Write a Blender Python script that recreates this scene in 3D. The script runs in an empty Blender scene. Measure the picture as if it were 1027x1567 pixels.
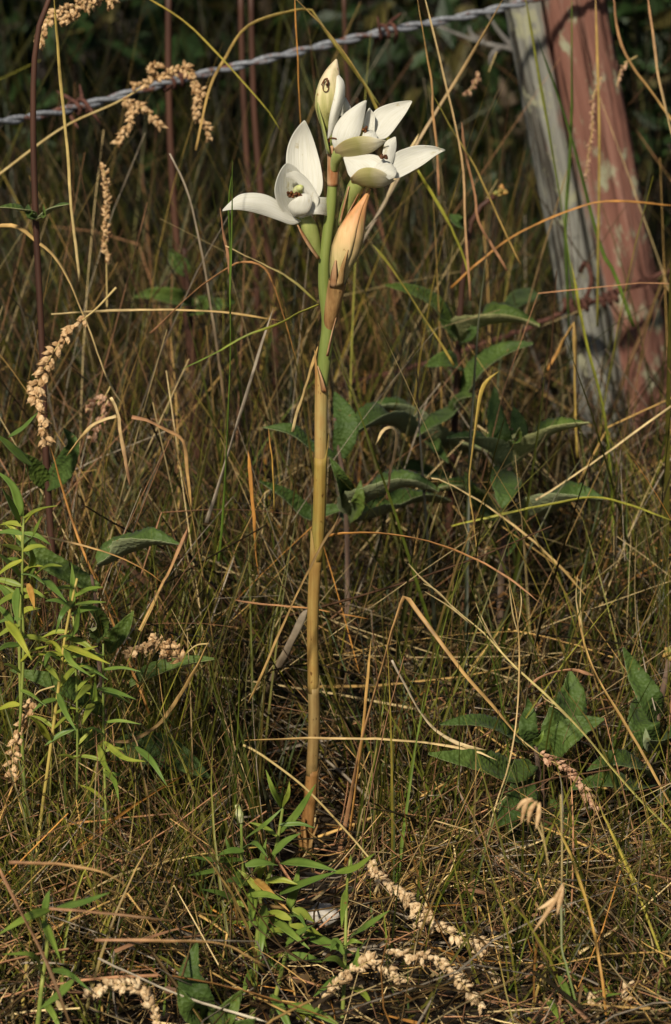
import bpy, math, random
import numpy as np
from mathutils import Vector, Matrix, Euler

# ------------------------------------------------------------------ camera, sky, sun, exposure
scene = bpy.context.scene
COL = scene.collection
CAM_H = 0.595
PITCH = math.radians(15.0)
HALF = math.radians(10.0)
cam_d = bpy.data.cameras.new('camera')
cam = bpy.data.objects.new('camera', cam_d)
COL.objects.link(cam)
cam.location = (0, 0, CAM_H)
cam.rotation_euler = (math.radians(90) - PITCH, 0, 0)
cam_d.sensor_fit = 'VERTICAL'
cam_d.sensor_height = 36.0
cam_d.lens = 18.0 / math.tan(HALF)
cam_d.clip_start = 0.02
cam_d.clip_end = 500
cam_d.dof.use_dof = True
cam_d.dof.focus_distance = 1.50
cam_d.dof.aperture_fstop = 15.0
scene.camera = cam

SUN_FROM = Vector((-0.33, -0.86, 0.70)).normalized()
sun_el = math.asin(SUN_FROM.z)
sun_rot = math.atan2(SUN_FROM.x, SUN_FROM.y)
w = bpy.data.worlds.new('World')
scene.world = w
w.use_nodes = True
wn = w.node_tree.nodes
wl = w.node_tree.links
wn.clear()
sky = wn.new('ShaderNodeTexSky')
sky.sky_type = 'NISHITA'
sky.sun_disc = False
sky.sun_elevation = sun_el
sky.sun_rotation = sun_rot
bg = wn.new('ShaderNodeBackground')
bg.inputs['Strength'].default_value = 0.05
wo = wn.new('ShaderNodeOutputWorld')
wl.new(sky.outputs[0], bg.inputs[0])
wl.new(bg.outputs[0], wo.inputs[0])

sd = bpy.data.lights.new('sun', 'SUN')
sd.energy = 5.0
sd.angle = math.radians(4.0)
sd.color = (1.0, 0.92, 0.78)
sun = bpy.data.objects.new('sun', sd)
COL.objects.link(sun)
sun.rotation_euler = (-SUN_FROM).to_track_quat('-Z', 'Y').to_euler()
sun.location = SUN_FROM * 20

vs = scene.view_settings
vs.view_transform = 'Standard'
vs.look = 'None'
vs.exposure = 0.1
vs.gamma = 1.0
vs.use_curve_mapping = False
scene.cycles.max_bounces = 3
scene.cycles.diffuse_bounces = 2
scene.cycles.debug_use_spatial_splits = True
scene.cycles.use_adaptive_sampling = True
scene.cycles.adaptive_threshold = 0.02
scene.cycles.transparent_max_bounces = 4

# ------------------------------------------------------------------ helpers
rng = np.random.RandomState(7)
random.seed(7)
W0, H0 = 1027.0, 1567.0
TAN = math.tan(HALF)
FWD = np.array([0, math.cos(PITCH), -math.sin(PITCH)])
UPC = np.array([0, math.sin(PITCH), math.cos(PITCH)])


def at(px, py, Y):
    """photograph position -> the point of the place at depth Y (metres in front of the camera)"""
    d = FWD + np.array([1.0, 0, 0]) * ((px - W0 / 2) / (H0 / 2) * TAN) + UPC * ((H0 / 2 - py) / (H0 / 2) * TAN)
    t = Y / d[1]
    return np.array([d[0] * t, Y, CAM_H + d[2] * t])


def mm(px, Y):
    """metres that px photograph pixels span at depth Y"""
    return px * (Y * 1.035) * TAN / (H0 / 2)


def resample(pts, n):
    """smooth (Catmull-Rom) resample of a polyline of any dimension"""
    P = np.array(pts, float)
    if len(P) == 2:
        t = np.linspace(0, 1, n)[:, None]
        return P[0] * (1 - t) + P[1] * t
    Q = np.vstack([2 * P[0] - P[1], P, 2 * P[-1] - P[-2]])
    seg = np.linalg.norm(np.diff(P, axis=0), axis=1) + 1e-9
    cum = np.concatenate([[0], np.cumsum(seg)])
    out = []
    for u in np.linspace(0, cum[-1], n):
        i = min(max(np.searchsorted(cum, u, 'right') - 1, 0), len(P) - 2)
        t = (u - cum[i]) / seg[i]
        a, b, c, d = Q[i], Q[i + 1], Q[i + 2], Q[i + 3]
        out.append(0.5 * (2 * b + (c - a) * t + (2 * a - 5 * b + 4 * c - d) * t * t + (3 * b - a - 3 * c + d) * t ** 3))
    return np.array(out)


def nrm(v):
    v = np.asarray(v, float)
    return v / (np.linalg.norm(v, axis=-1, keepdims=True) + 1e-12)


# ------------------------------------------------------------------ materials
def new_mat(name):
    m = bpy.data.materials.new(name)
    m.use_nodes = True
    nt = m.node_tree
    nt.nodes.clear()
    return m, nt, nt.nodes, nt.links


def finish(nt, color_socket, rough=0.6, transl=0.0, bump=None, spec=0.3, sheen=0.0, bump_strength=0.3, bump_dist=0.001, metallic=0.0):
    n, l = nt.nodes, nt.links
    p = n.new('ShaderNodeBsdfPrincipled')
    p.inputs['Roughness'].default_value = rough
    p.inputs['Specular IOR Level'].default_value = spec
    p.inputs['Sheen Weight'].default_value = sheen
    p.inputs['Metallic'].default_value = metallic
    l.new(color_socket, p.inputs['Base Color'])
    if bump is not None:
        b = n.new('ShaderNodeBump')
        b.inputs['Strength'].default_value = bump_strength
        b.inputs['Distance'].default_value = bump_dist
        l.new(bump, b.inputs['Height'])
        l.new(b.outputs[0], p.inputs['Normal'])
    o = n.new('ShaderNodeOutputMaterial')
    if transl > 0:
        t = n.new('ShaderNodeBsdfTranslucent')
        l.new(color_socket, t.inputs['Color'])
        mx = n.new('ShaderNodeMixShader')
        mx.inputs[0].default_value = transl
        l.new(p.outputs[0], mx.inputs[1])
        l.new(t.outputs[0], mx.inputs[2])
        l.new(mx.outputs[0], o.inputs[0])
    else:
        l.new(p.outputs[0], o.inputs[0])


def noise(nt, scale, stretch=(1, 1, 1), detail=4.0, coord='Object', rough=0.55, dist=0.0):
    n, l = nt.nodes, nt.links
    tc = n.new('ShaderNodeTexCoord')
    mp = n.new('ShaderNodeMapping')
    mp.inputs['Scale'].default_value = stretch
    l.new(tc.outputs[coord], mp.inputs[0])
    t = n.new('ShaderNodeTexNoise')
    t.inputs['Scale'].default_value = scale
    t.inputs['Detail'].default_value = detail
    t.inputs['Roughness'].default_value = rough
    t.inputs['Distortion'].default_value = dist
    l.new(mp.outputs[0], t.inputs['Vector'])
    return t.outputs['Fac']


def ramp(nt, fac, stops):
    r = nt.nodes.new('ShaderNodeValToRGB')
    e = r.color_ramp.elements
    while len(e) < len(stops):
        e.new(0.5)
    for k, (p, c) in enumerate(stops):
        e[k].position = p
        e[k].color = (c[0], c[1], c[2], 1)
    nt.links.new(fac, r.inputs[0])
    return r.outputs[0]


def mixc(nt, fac, a, b, mode='MIX'):
    m = nt.nodes.new('ShaderNodeMix')
    m.data_type = 'RGBA'
    m.blend_type = mode
    if isinstance(fac, float):
        m.inputs[0].default_value = fac
    else:
        nt.links.new(fac, m.inputs[0])
    for s, v in ((6, a), (7, b)):
        if isinstance(v, tuple):
            m.inputs[s].default_value = (v[0], v[1], v[2], 1)
        else:
            nt.links.new(v, m.inputs[s])
    return m.outputs[2]


def noise_mat(name, c1, c2, scale=60.0, stretch=(1, 1, 1), rough=0.6, transl=0.0, bump=0.0, spec=0.3, lo=0.3, hi=0.7, sheen=0.0, metallic=0.0, bump_dist=0.001, c3=None):
    m, nt, n, l = new_mat(name)
    f = noise(nt, scale, stretch)
    stops = [(lo, c1), (hi, c2)]
    if c3:
        stops = [(lo, c1), ((lo + hi) / 2, c2), (hi, c3)]
    c = ramp(nt, f, stops)
    finish(nt, c, rough, transl, f if bump else None, spec, sheen, bump, bump_dist, metallic)
    return m


def attr_mat(name, rough=0.6, transl=0.2, spec=0.3, vary=0.35, scale=90.0):
    m, nt, n, l = new_mat(name)
    a = n.new('ShaderNodeAttribute')
    a.attribute_name = 'Col'
    f = noise(nt, scale, (1, 1, 1), 3.0)
    v = ramp(nt, f, [(0.3, (1 - vary,) * 3), (0.72, (1 + vary * 0.6,) * 3)])
    c = mixc(nt, 1.0, a.outputs['Color'], v, 'MULTIPLY')
    finish(nt, c, rough, transl, None, spec)
    return m


M = {}
M['grass'] = attr_mat('grass_blade', 0.5, 0.28, 0.35)
M['straw'] = attr_mat('dry_straw', 0.65, 0.12, 0.25)
M['stalk'] = attr_mat('grass_stalk', 0.55, 0.08, 0.3, 0.3, 160.0)
M['soil'] = noise_mat('soil', (0.012, 0.008, 0.005), (0.06, 0.04, 0.022), 35.0, rough=0.95, bump=0.8, bump_dist=0.01)
M['petal'] = None


def petal_mat(name, base, vein, transl=0.45):
    """thin petal: fine veins run along it (UV: across, along), faint bruises"""
    m, nt, n, l = new_mat(name)
    f = noise(nt, 1.0, (34.0, 2.2, 1.0), 4.0, 'UV')
    g = noise(nt, 140.0, (1, 1, 1), 4.0)
    c = ramp(nt, f, [(0.3, vein), (0.6, base)])
    sp = ramp(nt, g, [(0.27, (0.74, 0.66, 0.46)), (0.36, (1, 1, 1))])
    c2 = mixc(nt, 1.0, c, sp, 'MULTIPLY')
    finish(nt, c2, 0.6, transl, f, 0.2, 0.0, 0.6, 0.001)
    return m


M['petal'] = petal_mat('white_petal', (0.90, 0.88, 0.79), (0.79, 0.765, 0.63))
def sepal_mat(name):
    """outer face of the lower sepals: greenish beige with a shade band painted over the middle, cream towards the free end"""
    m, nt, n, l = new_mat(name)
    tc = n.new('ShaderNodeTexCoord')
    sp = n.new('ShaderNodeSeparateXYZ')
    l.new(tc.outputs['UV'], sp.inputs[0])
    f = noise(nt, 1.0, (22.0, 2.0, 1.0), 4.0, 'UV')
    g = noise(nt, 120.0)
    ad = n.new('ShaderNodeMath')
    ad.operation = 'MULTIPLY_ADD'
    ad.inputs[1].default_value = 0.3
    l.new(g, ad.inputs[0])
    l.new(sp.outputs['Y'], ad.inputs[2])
    c = ramp(nt, ad.outputs[0], [(0.12, (0.66, 0.50, 0.30)), (0.35, (0.50, 0.42, 0.19)), (0.62, (0.47, 0.43, 0.17)), (0.85, (0.74, 0.66, 0.44)), (1.0, (0.84, 0.79, 0.62))])  # darker middle stops: shade on the sepal's downward face painted into its colour
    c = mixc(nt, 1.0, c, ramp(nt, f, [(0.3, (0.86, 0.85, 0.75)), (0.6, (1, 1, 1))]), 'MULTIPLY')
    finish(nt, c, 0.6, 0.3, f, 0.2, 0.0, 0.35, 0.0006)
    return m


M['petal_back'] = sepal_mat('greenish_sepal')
M['callus'] = noise_mat('brown_callus', (0.03, 0.009, 0.004), (0.17, 0.06, 0.012), 900.0, rough=0.5)
M['column'] = noise_mat('yellow_column', (0.45, 0.5, 0.12), (0.75, 0.72, 0.45), 300.0, rough=0.45, transl=0.2)


def bud_mat(name, stops, axis_stretch=(1, 1, 0.12), z0=0.0, z1=0.05):
    """colour along the bud (generated Z) with streaks"""
    m, nt, n, l = new_mat(name)
    tc = n.new('ShaderNodeTexCoord')
    sp = n.new('ShaderNodeSeparateXYZ')
    l.new(tc.outputs['Generated'], sp.inputs[0])
    f = noise(nt, 260.0, axis_stretch, 3.0)
    ad = n.new('ShaderNodeMath')
    ad.operation = 'MULTIPLY_ADD'
    ad.inputs[1].default_value = 0.35
    l.new(f, ad.inputs[0])
    l.new(sp.outputs['Z'], ad.inputs[2])
    c = ramp(nt, ad.outputs[0], stops)
    s = ramp(nt, f, [(0.3, (0.6, 0.64, 0.5)), (0.6, (1, 1, 1))])
    c = mixc(nt, 1.0, c, s, 'MULTIPLY')
    g = noise(nt, 330.0, (1, 1, 0.7), 3.0)
    c = mixc(nt, 1.0, c, ramp(nt, g, [(0.27, (0.5, 0.34, 0.22)), (0.35, (1, 1, 1))]), 'MULTIPLY')
    finish(nt, c, 0.55, 0.1, f, 0.3, 0.0, 0.45, 0.0008)
    return m


M['orange_bud'] = bud_mat('orange_bud', [(0.2, (0.46, 0.42, 0.17)), (0.5, (0.68, 0.52, 0.25)), (0.8, (0.76, 0.46, 0.22)), (1.1 / 1.2, (0.70, 0.33, 0.14))])
M['green_bud'] = bud_mat('green_bud', [(0.2, (0.33, 0.34, 0.09)), (0.45, (0.56, 0.51, 0.2)), (0.75, (0.72, 0.62, 0.33)), (0.95, (0.66, 0.54, 0.34))])
M['green_stem'] = noise_mat('green_stem', (0.13, 0.17, 0.035), (0.24, 0.27, 0.07), 220.0, (1, 1, 0.12), 0.42, 0.05, 0.25, 0.4, bump_dist=0.0006)
M['ovary'] = noise_mat('green_ovary', (0.2, 0.24, 0.06), (0.36, 0.38, 0.12), 240.0, (1, 1, 0.15), 0.42, 0.1, 0.25, 0.4, bump_dist=0.0006)


def sheath_mat(name, dark, mid, light):
    """papery sheath: fibres along the stem, blotches and small dark specks"""
    m, nt, n, l = new_mat(name)
    fib = noise(nt, 420.0, (1, 1, 0.035), 4.0)
    blo = noise(nt, 55.0, (1, 1, 0.45), 5.0, rough=0.65)
    spk = noise(nt, 420.0, (1, 1, 0.6), 2.0)
    c = ramp(nt, blo, [(0.3, dark), (0.5, mid), (0.7, light)])
    c = mixc(nt, 1.0, c, ramp(nt, fib, [(0.3, (0.62, 0.58, 0.5)), (0.6, (1.08, 1.06, 1.0))]), 'MULTIPLY')
    c = mixc(nt, 1.0, c, ramp(nt, spk, [(0.27, (0.35, 0.26, 0.2)), (0.34, (1, 1, 1))]), 'MULTIPLY')
    finish(nt, c, 0.6, 0.0, fib, 0.25, 0, 0.6, 0.0008)
    return m


M['sheath'] = sheath_mat('tan_sheath', (0.211, 0.101, 0.027), (0.299, 0.184, 0.052), (0.317, 0.248, 0.081))
M['sheath_grey'] = sheath_mat('brown_tan_sheath', (0.167, 0.087, 0.028), (0.246, 0.166, 0.062), (0.290, 0.230, 0.104))
M['sheath_green'] = sheath_mat('greenish_sheath', (0.264, 0.138, 0.028), (0.282, 0.202, 0.048), (0.255, 0.248, 0.067))
M['sheath_pale'] = sheath_mat('pale_sheath', (0.308, 0.156, 0.048), (0.334, 0.239, 0.085), (0.334, 0.313, 0.123))
M['brown_sheath'] = sheath_mat('brown_sheath', (0.13, 0.055, 0.018), (0.26, 0.13, 0.04), (0.36, 0.24, 0.1))
M['papery'] = sheath_mat('papery_sheath', (0.2, 0.095, 0.035), (0.36, 0.22, 0.09), (0.46, 0.33, 0.17))
M['dry_bract'] = noise_mat('dry_bract', (0.3, 0.12, 0.04), (0.55, 0.36, 0.2), 300.0, (1, 1, 0.2), 0.7, 0.15, 0.4, 0.2, bump_dist=0.0006)


def leaf_mat(name, c1, c2, scale, bump, rough, sheen=0.0, transl=0.0, bump_dist=0.0012, spec=0.3):
    m, nt, n, l = new_mat(name)
    v = n.new('ShaderNodeTexVoronoi')
    v.inputs['Scale'].default_value = scale
    tc = n.new('ShaderNodeTexCoord')
    l.new(tc.outputs['Object'], v.inputs['Vector'])
    f = noise(nt, 70.0)
    c = ramp(nt, f, [(0.3, c1), (0.7, c2)])
    g = noise(nt, 240.0, (1, 1, 1), 3.0)
    c = mixc(nt, ramp(nt, g, [(0.26, (1, 1, 1)), (0.31, (0, 0, 0))]), c, (0.17, 0.11, 0.035))
    oi = n.new('ShaderNodeObjectInfo')
    c = mixc(nt, 1.0, c, ramp(nt, oi.outputs['Random'], [(0.0, (0.72, 0.78, 0.8)), (0.6, (1, 1, 1)), (1.0, (1.25, 1.12, 0.9))]), 'MULTIPLY')
    finish(nt, c, rough, transl, v.outputs['Distance'], spec, sheen, bump, bump_dist)
    return m


M['sage_top'] = leaf_mat('sage_leaf_top', (0.035, 0.065, 0.009), (0.07, 0.11, 0.018), 420.0, 0.7, 0.65, 0.02)
M['sage_under'] = leaf_mat('sage_leaf_underside', (0.19, 0.215, 0.09), (0.28, 0.3, 0.15), 420.0, 0.4, 0.85, 0.04)
M['willow_top'] = leaf_mat('narrow_leaf_top', (0.095, 0.16, 0.024), (0.17, 0.24, 0.042), 160.0, 0.1, 0.45, 0, 0.15)
M['willow_under'] = leaf_mat('narrow_leaf_underside', (0.11, 0.18, 0.05), (0.18, 0.26, 0.09), 160.0, 0.1, 0.5, 0, 0.15)
M['yellow_leaf'] = leaf_mat('yellow_green_leaf', (0.2, 0.26, 0.03), (0.36, 0.37, 0.055), 160.0, 0.1, 0.45, 0, 0.25)
M['orange_leaf'] = noise_mat('orange_leaf', (0.35, 0.16, 0.03), (0.55, 0.33, 0.08), 150.0, rough=0.5, transl=0.15)
M['willow_stem'] = noise_mat('leafy_stem', (0.12, 0.17, 0.03), (0.26, 0.28, 0.06), 120.0, (1, 1, 0.2), 0.5)
M['yellow_stem'] = noise_mat('yellow_stem', (0.3, 0.24, 0.05), (0.5, 0.36, 0.1), 120.0, (1, 1, 0.2), 0.5)
M['red_stem'] = noise_mat('red_brown_stem', (0.035, 0.014, 0.008), (0.085, 0.036, 0.02), 140.0, (1, 1, 0.1), 0.6, bump=0.3)
M['mauve_stem'] = noise_mat('mauve_stem', (0.09, 0.05, 0.032), (0.18, 0.12, 0.08), 140.0, (1, 1, 0.15), 0.7, bump=0.3, sheen=0.1)
M['flower_head'] = noise_mat('bud_cluster', (0.16, 0.18, 0.04), (0.45, 0.2, 0.06), 200.0, rough=0.6)


def seed_mat(name, c1, c2):
    m, nt, n, l = new_mat(name)
    f = noise(nt, 500.0)
    oi = n.new('ShaderNodeObjectInfo')
    c = ramp(nt, oi.outputs['Random'], [(0.0, c1), (0.45, tuple((p + q) / 2 for p, q in zip(c1, c2))), (1.0, c2)])
    v = ramp(nt, f, [(0.32, (0.7, 0.6, 0.5)), (0.55, (1, 1, 1))])
    finish(nt, mixc(nt, 1.0, c, v, 'MULTIPLY'), 0.65, 0.08, f, 0.25, 0, 0.4, 0.0005)
    return m


M['seed'] = seed_mat('tan_seed', (0.36, 0.21, 0.09), (0.68, 0.47, 0.25))
M['seed_pale'] = seed_mat('pale_seed', (0.46, 0.31, 0.16), (0.78, 0.6, 0.36))
M['seed_pink'] = seed_mat('pinkish_seed', (0.32, 0.16, 0.09), (0.6, 0.38, 0.24))
M['seed_stalk'] = noise_mat('seed_stalk', (0.35, 0.24, 0.08), (0.5, 0.38, 0.16), 150.0, (1, 1, 0.2), 0.6)
M['stone'] = noise_mat('pale_stone', (0.3, 0.27, 0.22), (0.55, 0.5, 0.43), 160.0, rough=0.8, bump=0.6)
M['dead_wood'] = noise_mat('dead_wood', (0.2, 0.15, 0.1), (0.4, 0.32, 0.24), 150.0, (1, 1, 0.2), 0.8, bump=0.5)
M['grey_wood'] = noise_mat('grey_twig', (0.1, 0.09, 0.08), (0.22, 0.205, 0.18), 120.0, (1, 1, 0.4), 0.8, bump=0.5)
M['shrub_leaf'] = attr_mat('shrub_leaf', 0.55, 0.15, 0.3, 0.3, 40.0)
M['bark'] = noise_mat('bark', (0.05, 0.035, 0.022), (0.13, 0.095, 0.065), 40.0, (1, 1, 0.2), 0.85, bump=0.8, bump_dist=0.01)


def wire_mat(name, rust_lo, rust_hi):
    m, nt, n, l = new_mat(name)
    f = noise(nt, 55.0, (1, 1, 1), 5.0, rough=0.7)
    g = noise(nt, 400.0, (1, 1, 1), 3.0)
    grey = ramp(nt, g, [(0.3, (0.12, 0.125, 0.135)), (0.7, (0.29, 0.3, 0.32))])
    rust = ramp(nt, g, [(0.3, (0.07, 0.025, 0.015)), (0.7, (0.19, 0.075, 0.045))])
    k = ramp(nt, f, [(rust_lo, (0, 0, 0)), (rust_hi, (1, 1, 1))])
    c = mixc(nt, k, rust, grey)
    finish(nt, c, 0.6, 0.0, g, 0.4, 0, 0.5, 0.0006, 0.15)
    return m


M['wire'] = wire_mat('galvanised_wire', 0.34, 0.42)
M['wire_rusty'] = wire_mat('half_rusted_wire', 0.44, 0.52)
M['rust'] = noise_mat('rust', (0.04, 0.015, 0.01), (0.12, 0.048, 0.032), 300.0, rough=0.85, bump=0.6)


def post_mat():
    m, nt, n, l = new_mat('weathered_split_timber')
    tc = n.new('ShaderNodeTexCoord')
    sp = n.new('ShaderNodeSeparateXYZ')
    l.new(tc.outputs['Object'], sp.inputs[0])
    grain = noise(nt, 150.0, (1, 1, 0.05), 6.0, rough=0.65)
    patch = noise(nt, 24.0, (1.2, 1.2, 0.22), 5.0, rough=0.6, dist=0.6)
    lich = noise(nt, 60.0, (1, 1, 0.5), 6.0, rough=0.7)
    grey = ramp(nt, grain, [(0.25, (0.085, 0.082, 0.07)), (0.5, (0.2, 0.195, 0.165)), (0.75, (0.29, 0.282, 0.235))])
    red = ramp(nt, grain, [(0.25, (0.1, 0.042, 0.03)), (0.5, (0.195, 0.088, 0.062)), (0.75, (0.28, 0.15, 0.112))])
    # across the post: grey on the left face, red heartwood on the right one
    mr = n.new('ShaderNodeMapRange')
    mr.inputs['From Min'].default_value = -0.026
    mr.inputs['From Max'].default_value = 0.016
    l.new(sp.outputs['X'], mr.inputs['Value'])
    ad = n.new('ShaderNodeMath')
    ad.operation = 'MULTIPLY_ADD'
    ad.inputs[1].default_value = 2.4
    l.new(patch, ad.inputs[0])
    l.new(mr.outputs[0], ad.inputs[2])
    k = ramp(nt, ad.outputs[0], [(0.0, (0, 0, 0)), (1.0, (1, 1, 1))])
    rr = k.node.color_ramp
    sub = n.new('ShaderNodeMath')
    sub.operation = 'SUBTRACT'
    sub.inputs[1].default_value = 1.35
    l.new(ad.outputs[0], sub.inputs[0])
    l.new(sub.outputs[0], k.node.inputs[0])
    rr.elements[0].position = 0.2
    rr.elements[1].position = 0.42
    c = mixc(nt, k, grey, red)
    crk = noise(nt, 95.0, (1, 1, 0.03), 3.0, rough=0.5, dist=0.3)
    c = mixc(nt, 1.0, c, ramp(nt, crk, [(0.36, (0.25, 0.22, 0.2)), (0.41, (1, 1, 1))]), 'MULTIPLY')
    lk = ramp(nt, lich, [(0.56, (0, 0, 0)), (0.64, (1, 1, 1))])
    pale = ramp(nt, grain, [(0.3, (0.224, 0.217, 0.132)), (0.7, (0.350, 0.343, 0.231))])
    c = mixc(nt, lk, c, pale)
    finish(nt, c, 0.85, 0, grain, 0.2, 0, 0.9, 0.003)
    return m


M['post'] = post_mat()

# ------------------------------------------------------------------ object helpers


def mesh_from(name, V, F, mats, mat_idx=None, smooth=True, col=None, uv=None):
    me = bpy.data.meshes.new(name)
    me.from_pydata([tuple(v) for v in V], [], [tuple(int(i) for i in f) for f in F])
    for m in (mats if isinstance(mats, (list, tuple)) else [mats]):
        me.materials.append(M[m] if isinstance(m, str) else m)
    if mat_idx is not None:
        me.polygons.foreach_set('material_index', np.array(mat_idx, np.int32))
    if smooth:
        me.polygons.foreach_set('use_smooth', np.ones(len(F), bool))
    if uv is not None:
        ul = me.uv_layers.new(name='UVMap')
        li = np.empty(len(me.loops), np.int32)
        me.loops.foreach_get('vertex_index', li)
        ul.data.foreach_set('uv', np.array(uv, np.float32)[li].ravel())
    if col is not None:
        a = me.color_attributes.new('Col', 'FLOAT_COLOR', 'POINT')
        c = np.ones((len(V), 4), np.float32)
        c[:, :3] = col
        a.data.foreach_set('color', c.ravel())
    me.update()
    return me


def np_mesh(name, V, Q, col, mat, smooth=True):
    """large quad mesh from numpy arrays"""
    me = bpy.data.meshes.new(name)
    nq = len(Q)
    me.vertices.add(len(V))
    me.vertices.foreach_set('co', np.ascontiguousarray(V, np.float32).ravel())
    me.loops.add(nq * 4)
    me.loops.foreach_set('vertex_index', np.ascontiguousarray(Q, np.int32).ravel())
    me.polygons.add(nq)
    me.polygons.foreach_set('loop_start', np.arange(0, nq * 4, 4, dtype=np.int32))
    me.polygons.foreach_set('loop_total', np.full(nq, 4, np.int32))
    me.polygons.foreach_set('use_smooth', np.full(nq, smooth, bool))
    me.update(calc_edges=True)
    a = me.color_attributes.new('Col', 'FLOAT_COLOR', 'POINT')
    c = np.ones((len(V), 4), np.float32)
    c[:, :3] = col
    a.data.foreach_set('color', c.ravel())
    me.materials.append(M[mat])
    return me


def link(name, me, parent=None, loc=(0, 0, 0)):
    o = bpy.data.objects.new(name, me)
    COL.objects.link(o)
    o.location = loc
    if parent is not None:
        o.parent = parent
    return o


def tag(o, label=None, cat=None, group=None, kind=None):
    if label:
        o['label'] = label
    if cat:
        o['category'] = cat
    if group:
        o['group'] = group
    if kind:
        o['kind'] = kind
    return o


class Thing:
    """an Empty at the base of a thing; parts are given in world coordinates"""

    def __init__(s, name, base, label, cat, group=None):
        s.base = np.array(base, float)
        s.o = bpy.data.objects.new(name, None)
        s.o.empty_display_size = 0.01
        COL.objects.link(s.o)
        s.o.location = tuple(s.base)
        tag(s.o, label, cat, group)

    def part(s, name, VF, mats, parent=None, label=None, mat_idx=None, smooth=True, solid=0.0, subsurf=0, col=None, uv=None):
        V, F = VF[0], VF[1]
        if len(VF) > 2 and mat_idx is None:
            mat_idx = VF[2]
        me = mesh_from(name, np.array(V) - s.base, F, mats, mat_idx, smooth, col, uv)
        o = link(name, me, parent or s.o)
        if label:
            o['label'] = label
        if solid:
            md = o.modifiers.new('thickness', 'SOLIDIFY')
            md.thickness = solid
            md.offset = 0
        if subsurf:
            md = o.modifiers.new('smooth', 'SUBSURF')
            md.levels = subsurf
            md.render_levels = subsurf
        return o


def tube(pts, rad, n=8, cap=True):
    P = np.array(pts, float)
    k = len(P)
    R = np.full(k, rad, float) if np.isscalar(rad) else np.interp(np.linspace(0, 1, k), np.linspace(0, 1, len(rad)), rad)
    T = nrm(np.gradient(P, axis=0))
    ref = np.array([0.31, -0.9, 0.2])
    if abs(np.dot(nrm(T.mean(0)), nrm(ref))) > 0.9:
        ref = np.array([1.0, 0.1, 0.2])
    A = nrm(np.cross(T, ref))
    B = np.cross(T, A)
    V, F = [], []
    for i in range(k):
        for j in range(n):
            a = 2 * math.pi * j / n
            V.append(P[i] + R[i] * (math.cos(a) * A[i] + math.sin(a) * B[i]))
    for i in range(k - 1):
        for j in range(n):
            F.append((i * n + j, i * n + (j + 1) % n, (i + 1) * n + (j + 1) % n, (i + 1) * n + j))
    if cap:
        F.append(tuple(range(n - 1, -1, -1)))
        F.append(tuple(range((k - 1) * n, k * n)))
    return V, F


def merge(*vfs):
    V, F, I = [], [], []
    has = any(len(x) > 2 for x in vfs)
    for x in vfs:
        o = len(V)
        V += [np.array(v) for v in x[0]]
        F += [tuple(i + o for i in f) for f in x[1]]
        I += list(x[2]) if len(x) > 2 else [0] * len(x[1])
    return (V, F, I) if has else (V, F)


def loft(L, R, nl=16, nw=8, bulge=0.0, bprof=1.0, wave=0.0, seed=0):
    """sheet between two edges (world points): a petal. bulge along world Y (negative: towards the camera)"""
    Lr, Rr = resample(L, nl), resample(R, nl)
    r = np.random.RandomState(seed)
    ph = r.rand(4) * 6.28
    V, F = [], []
    for i in range(nl):
        t = i / (nl - 1)
        wloc = np.linalg.norm(Lr[i] - Rr[i])
        for j in range(nw + 1):
            u = j / nw
            p = Lr[i] * (1 - u) + Rr[i] * u
            s = 1 - (2 * u - 1) ** 2
            p = p + np.array([0, bulge * s * math.sin(math.pi * min(1, (0.12 + 0.88 * t) ** bprof)), 0])
            if wave:
                p = p + np.array([0, wave * (math.sin(5 * t + 3 * u + ph[0]) + 0.6 * math.sin(9 * t - 4 * u + ph[1])), wave * 0.4 * math.sin(7 * t + ph[2])]) * (0.3 + 0.7 * abs(2 * u - 1))
            V.append(p)
    for i in range(nl - 1):
        for j in range(nw):
            a = i * (nw + 1) + j
            F.append((a, a + 1, a + nw + 2, a + nw + 1))
    return V, F


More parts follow.
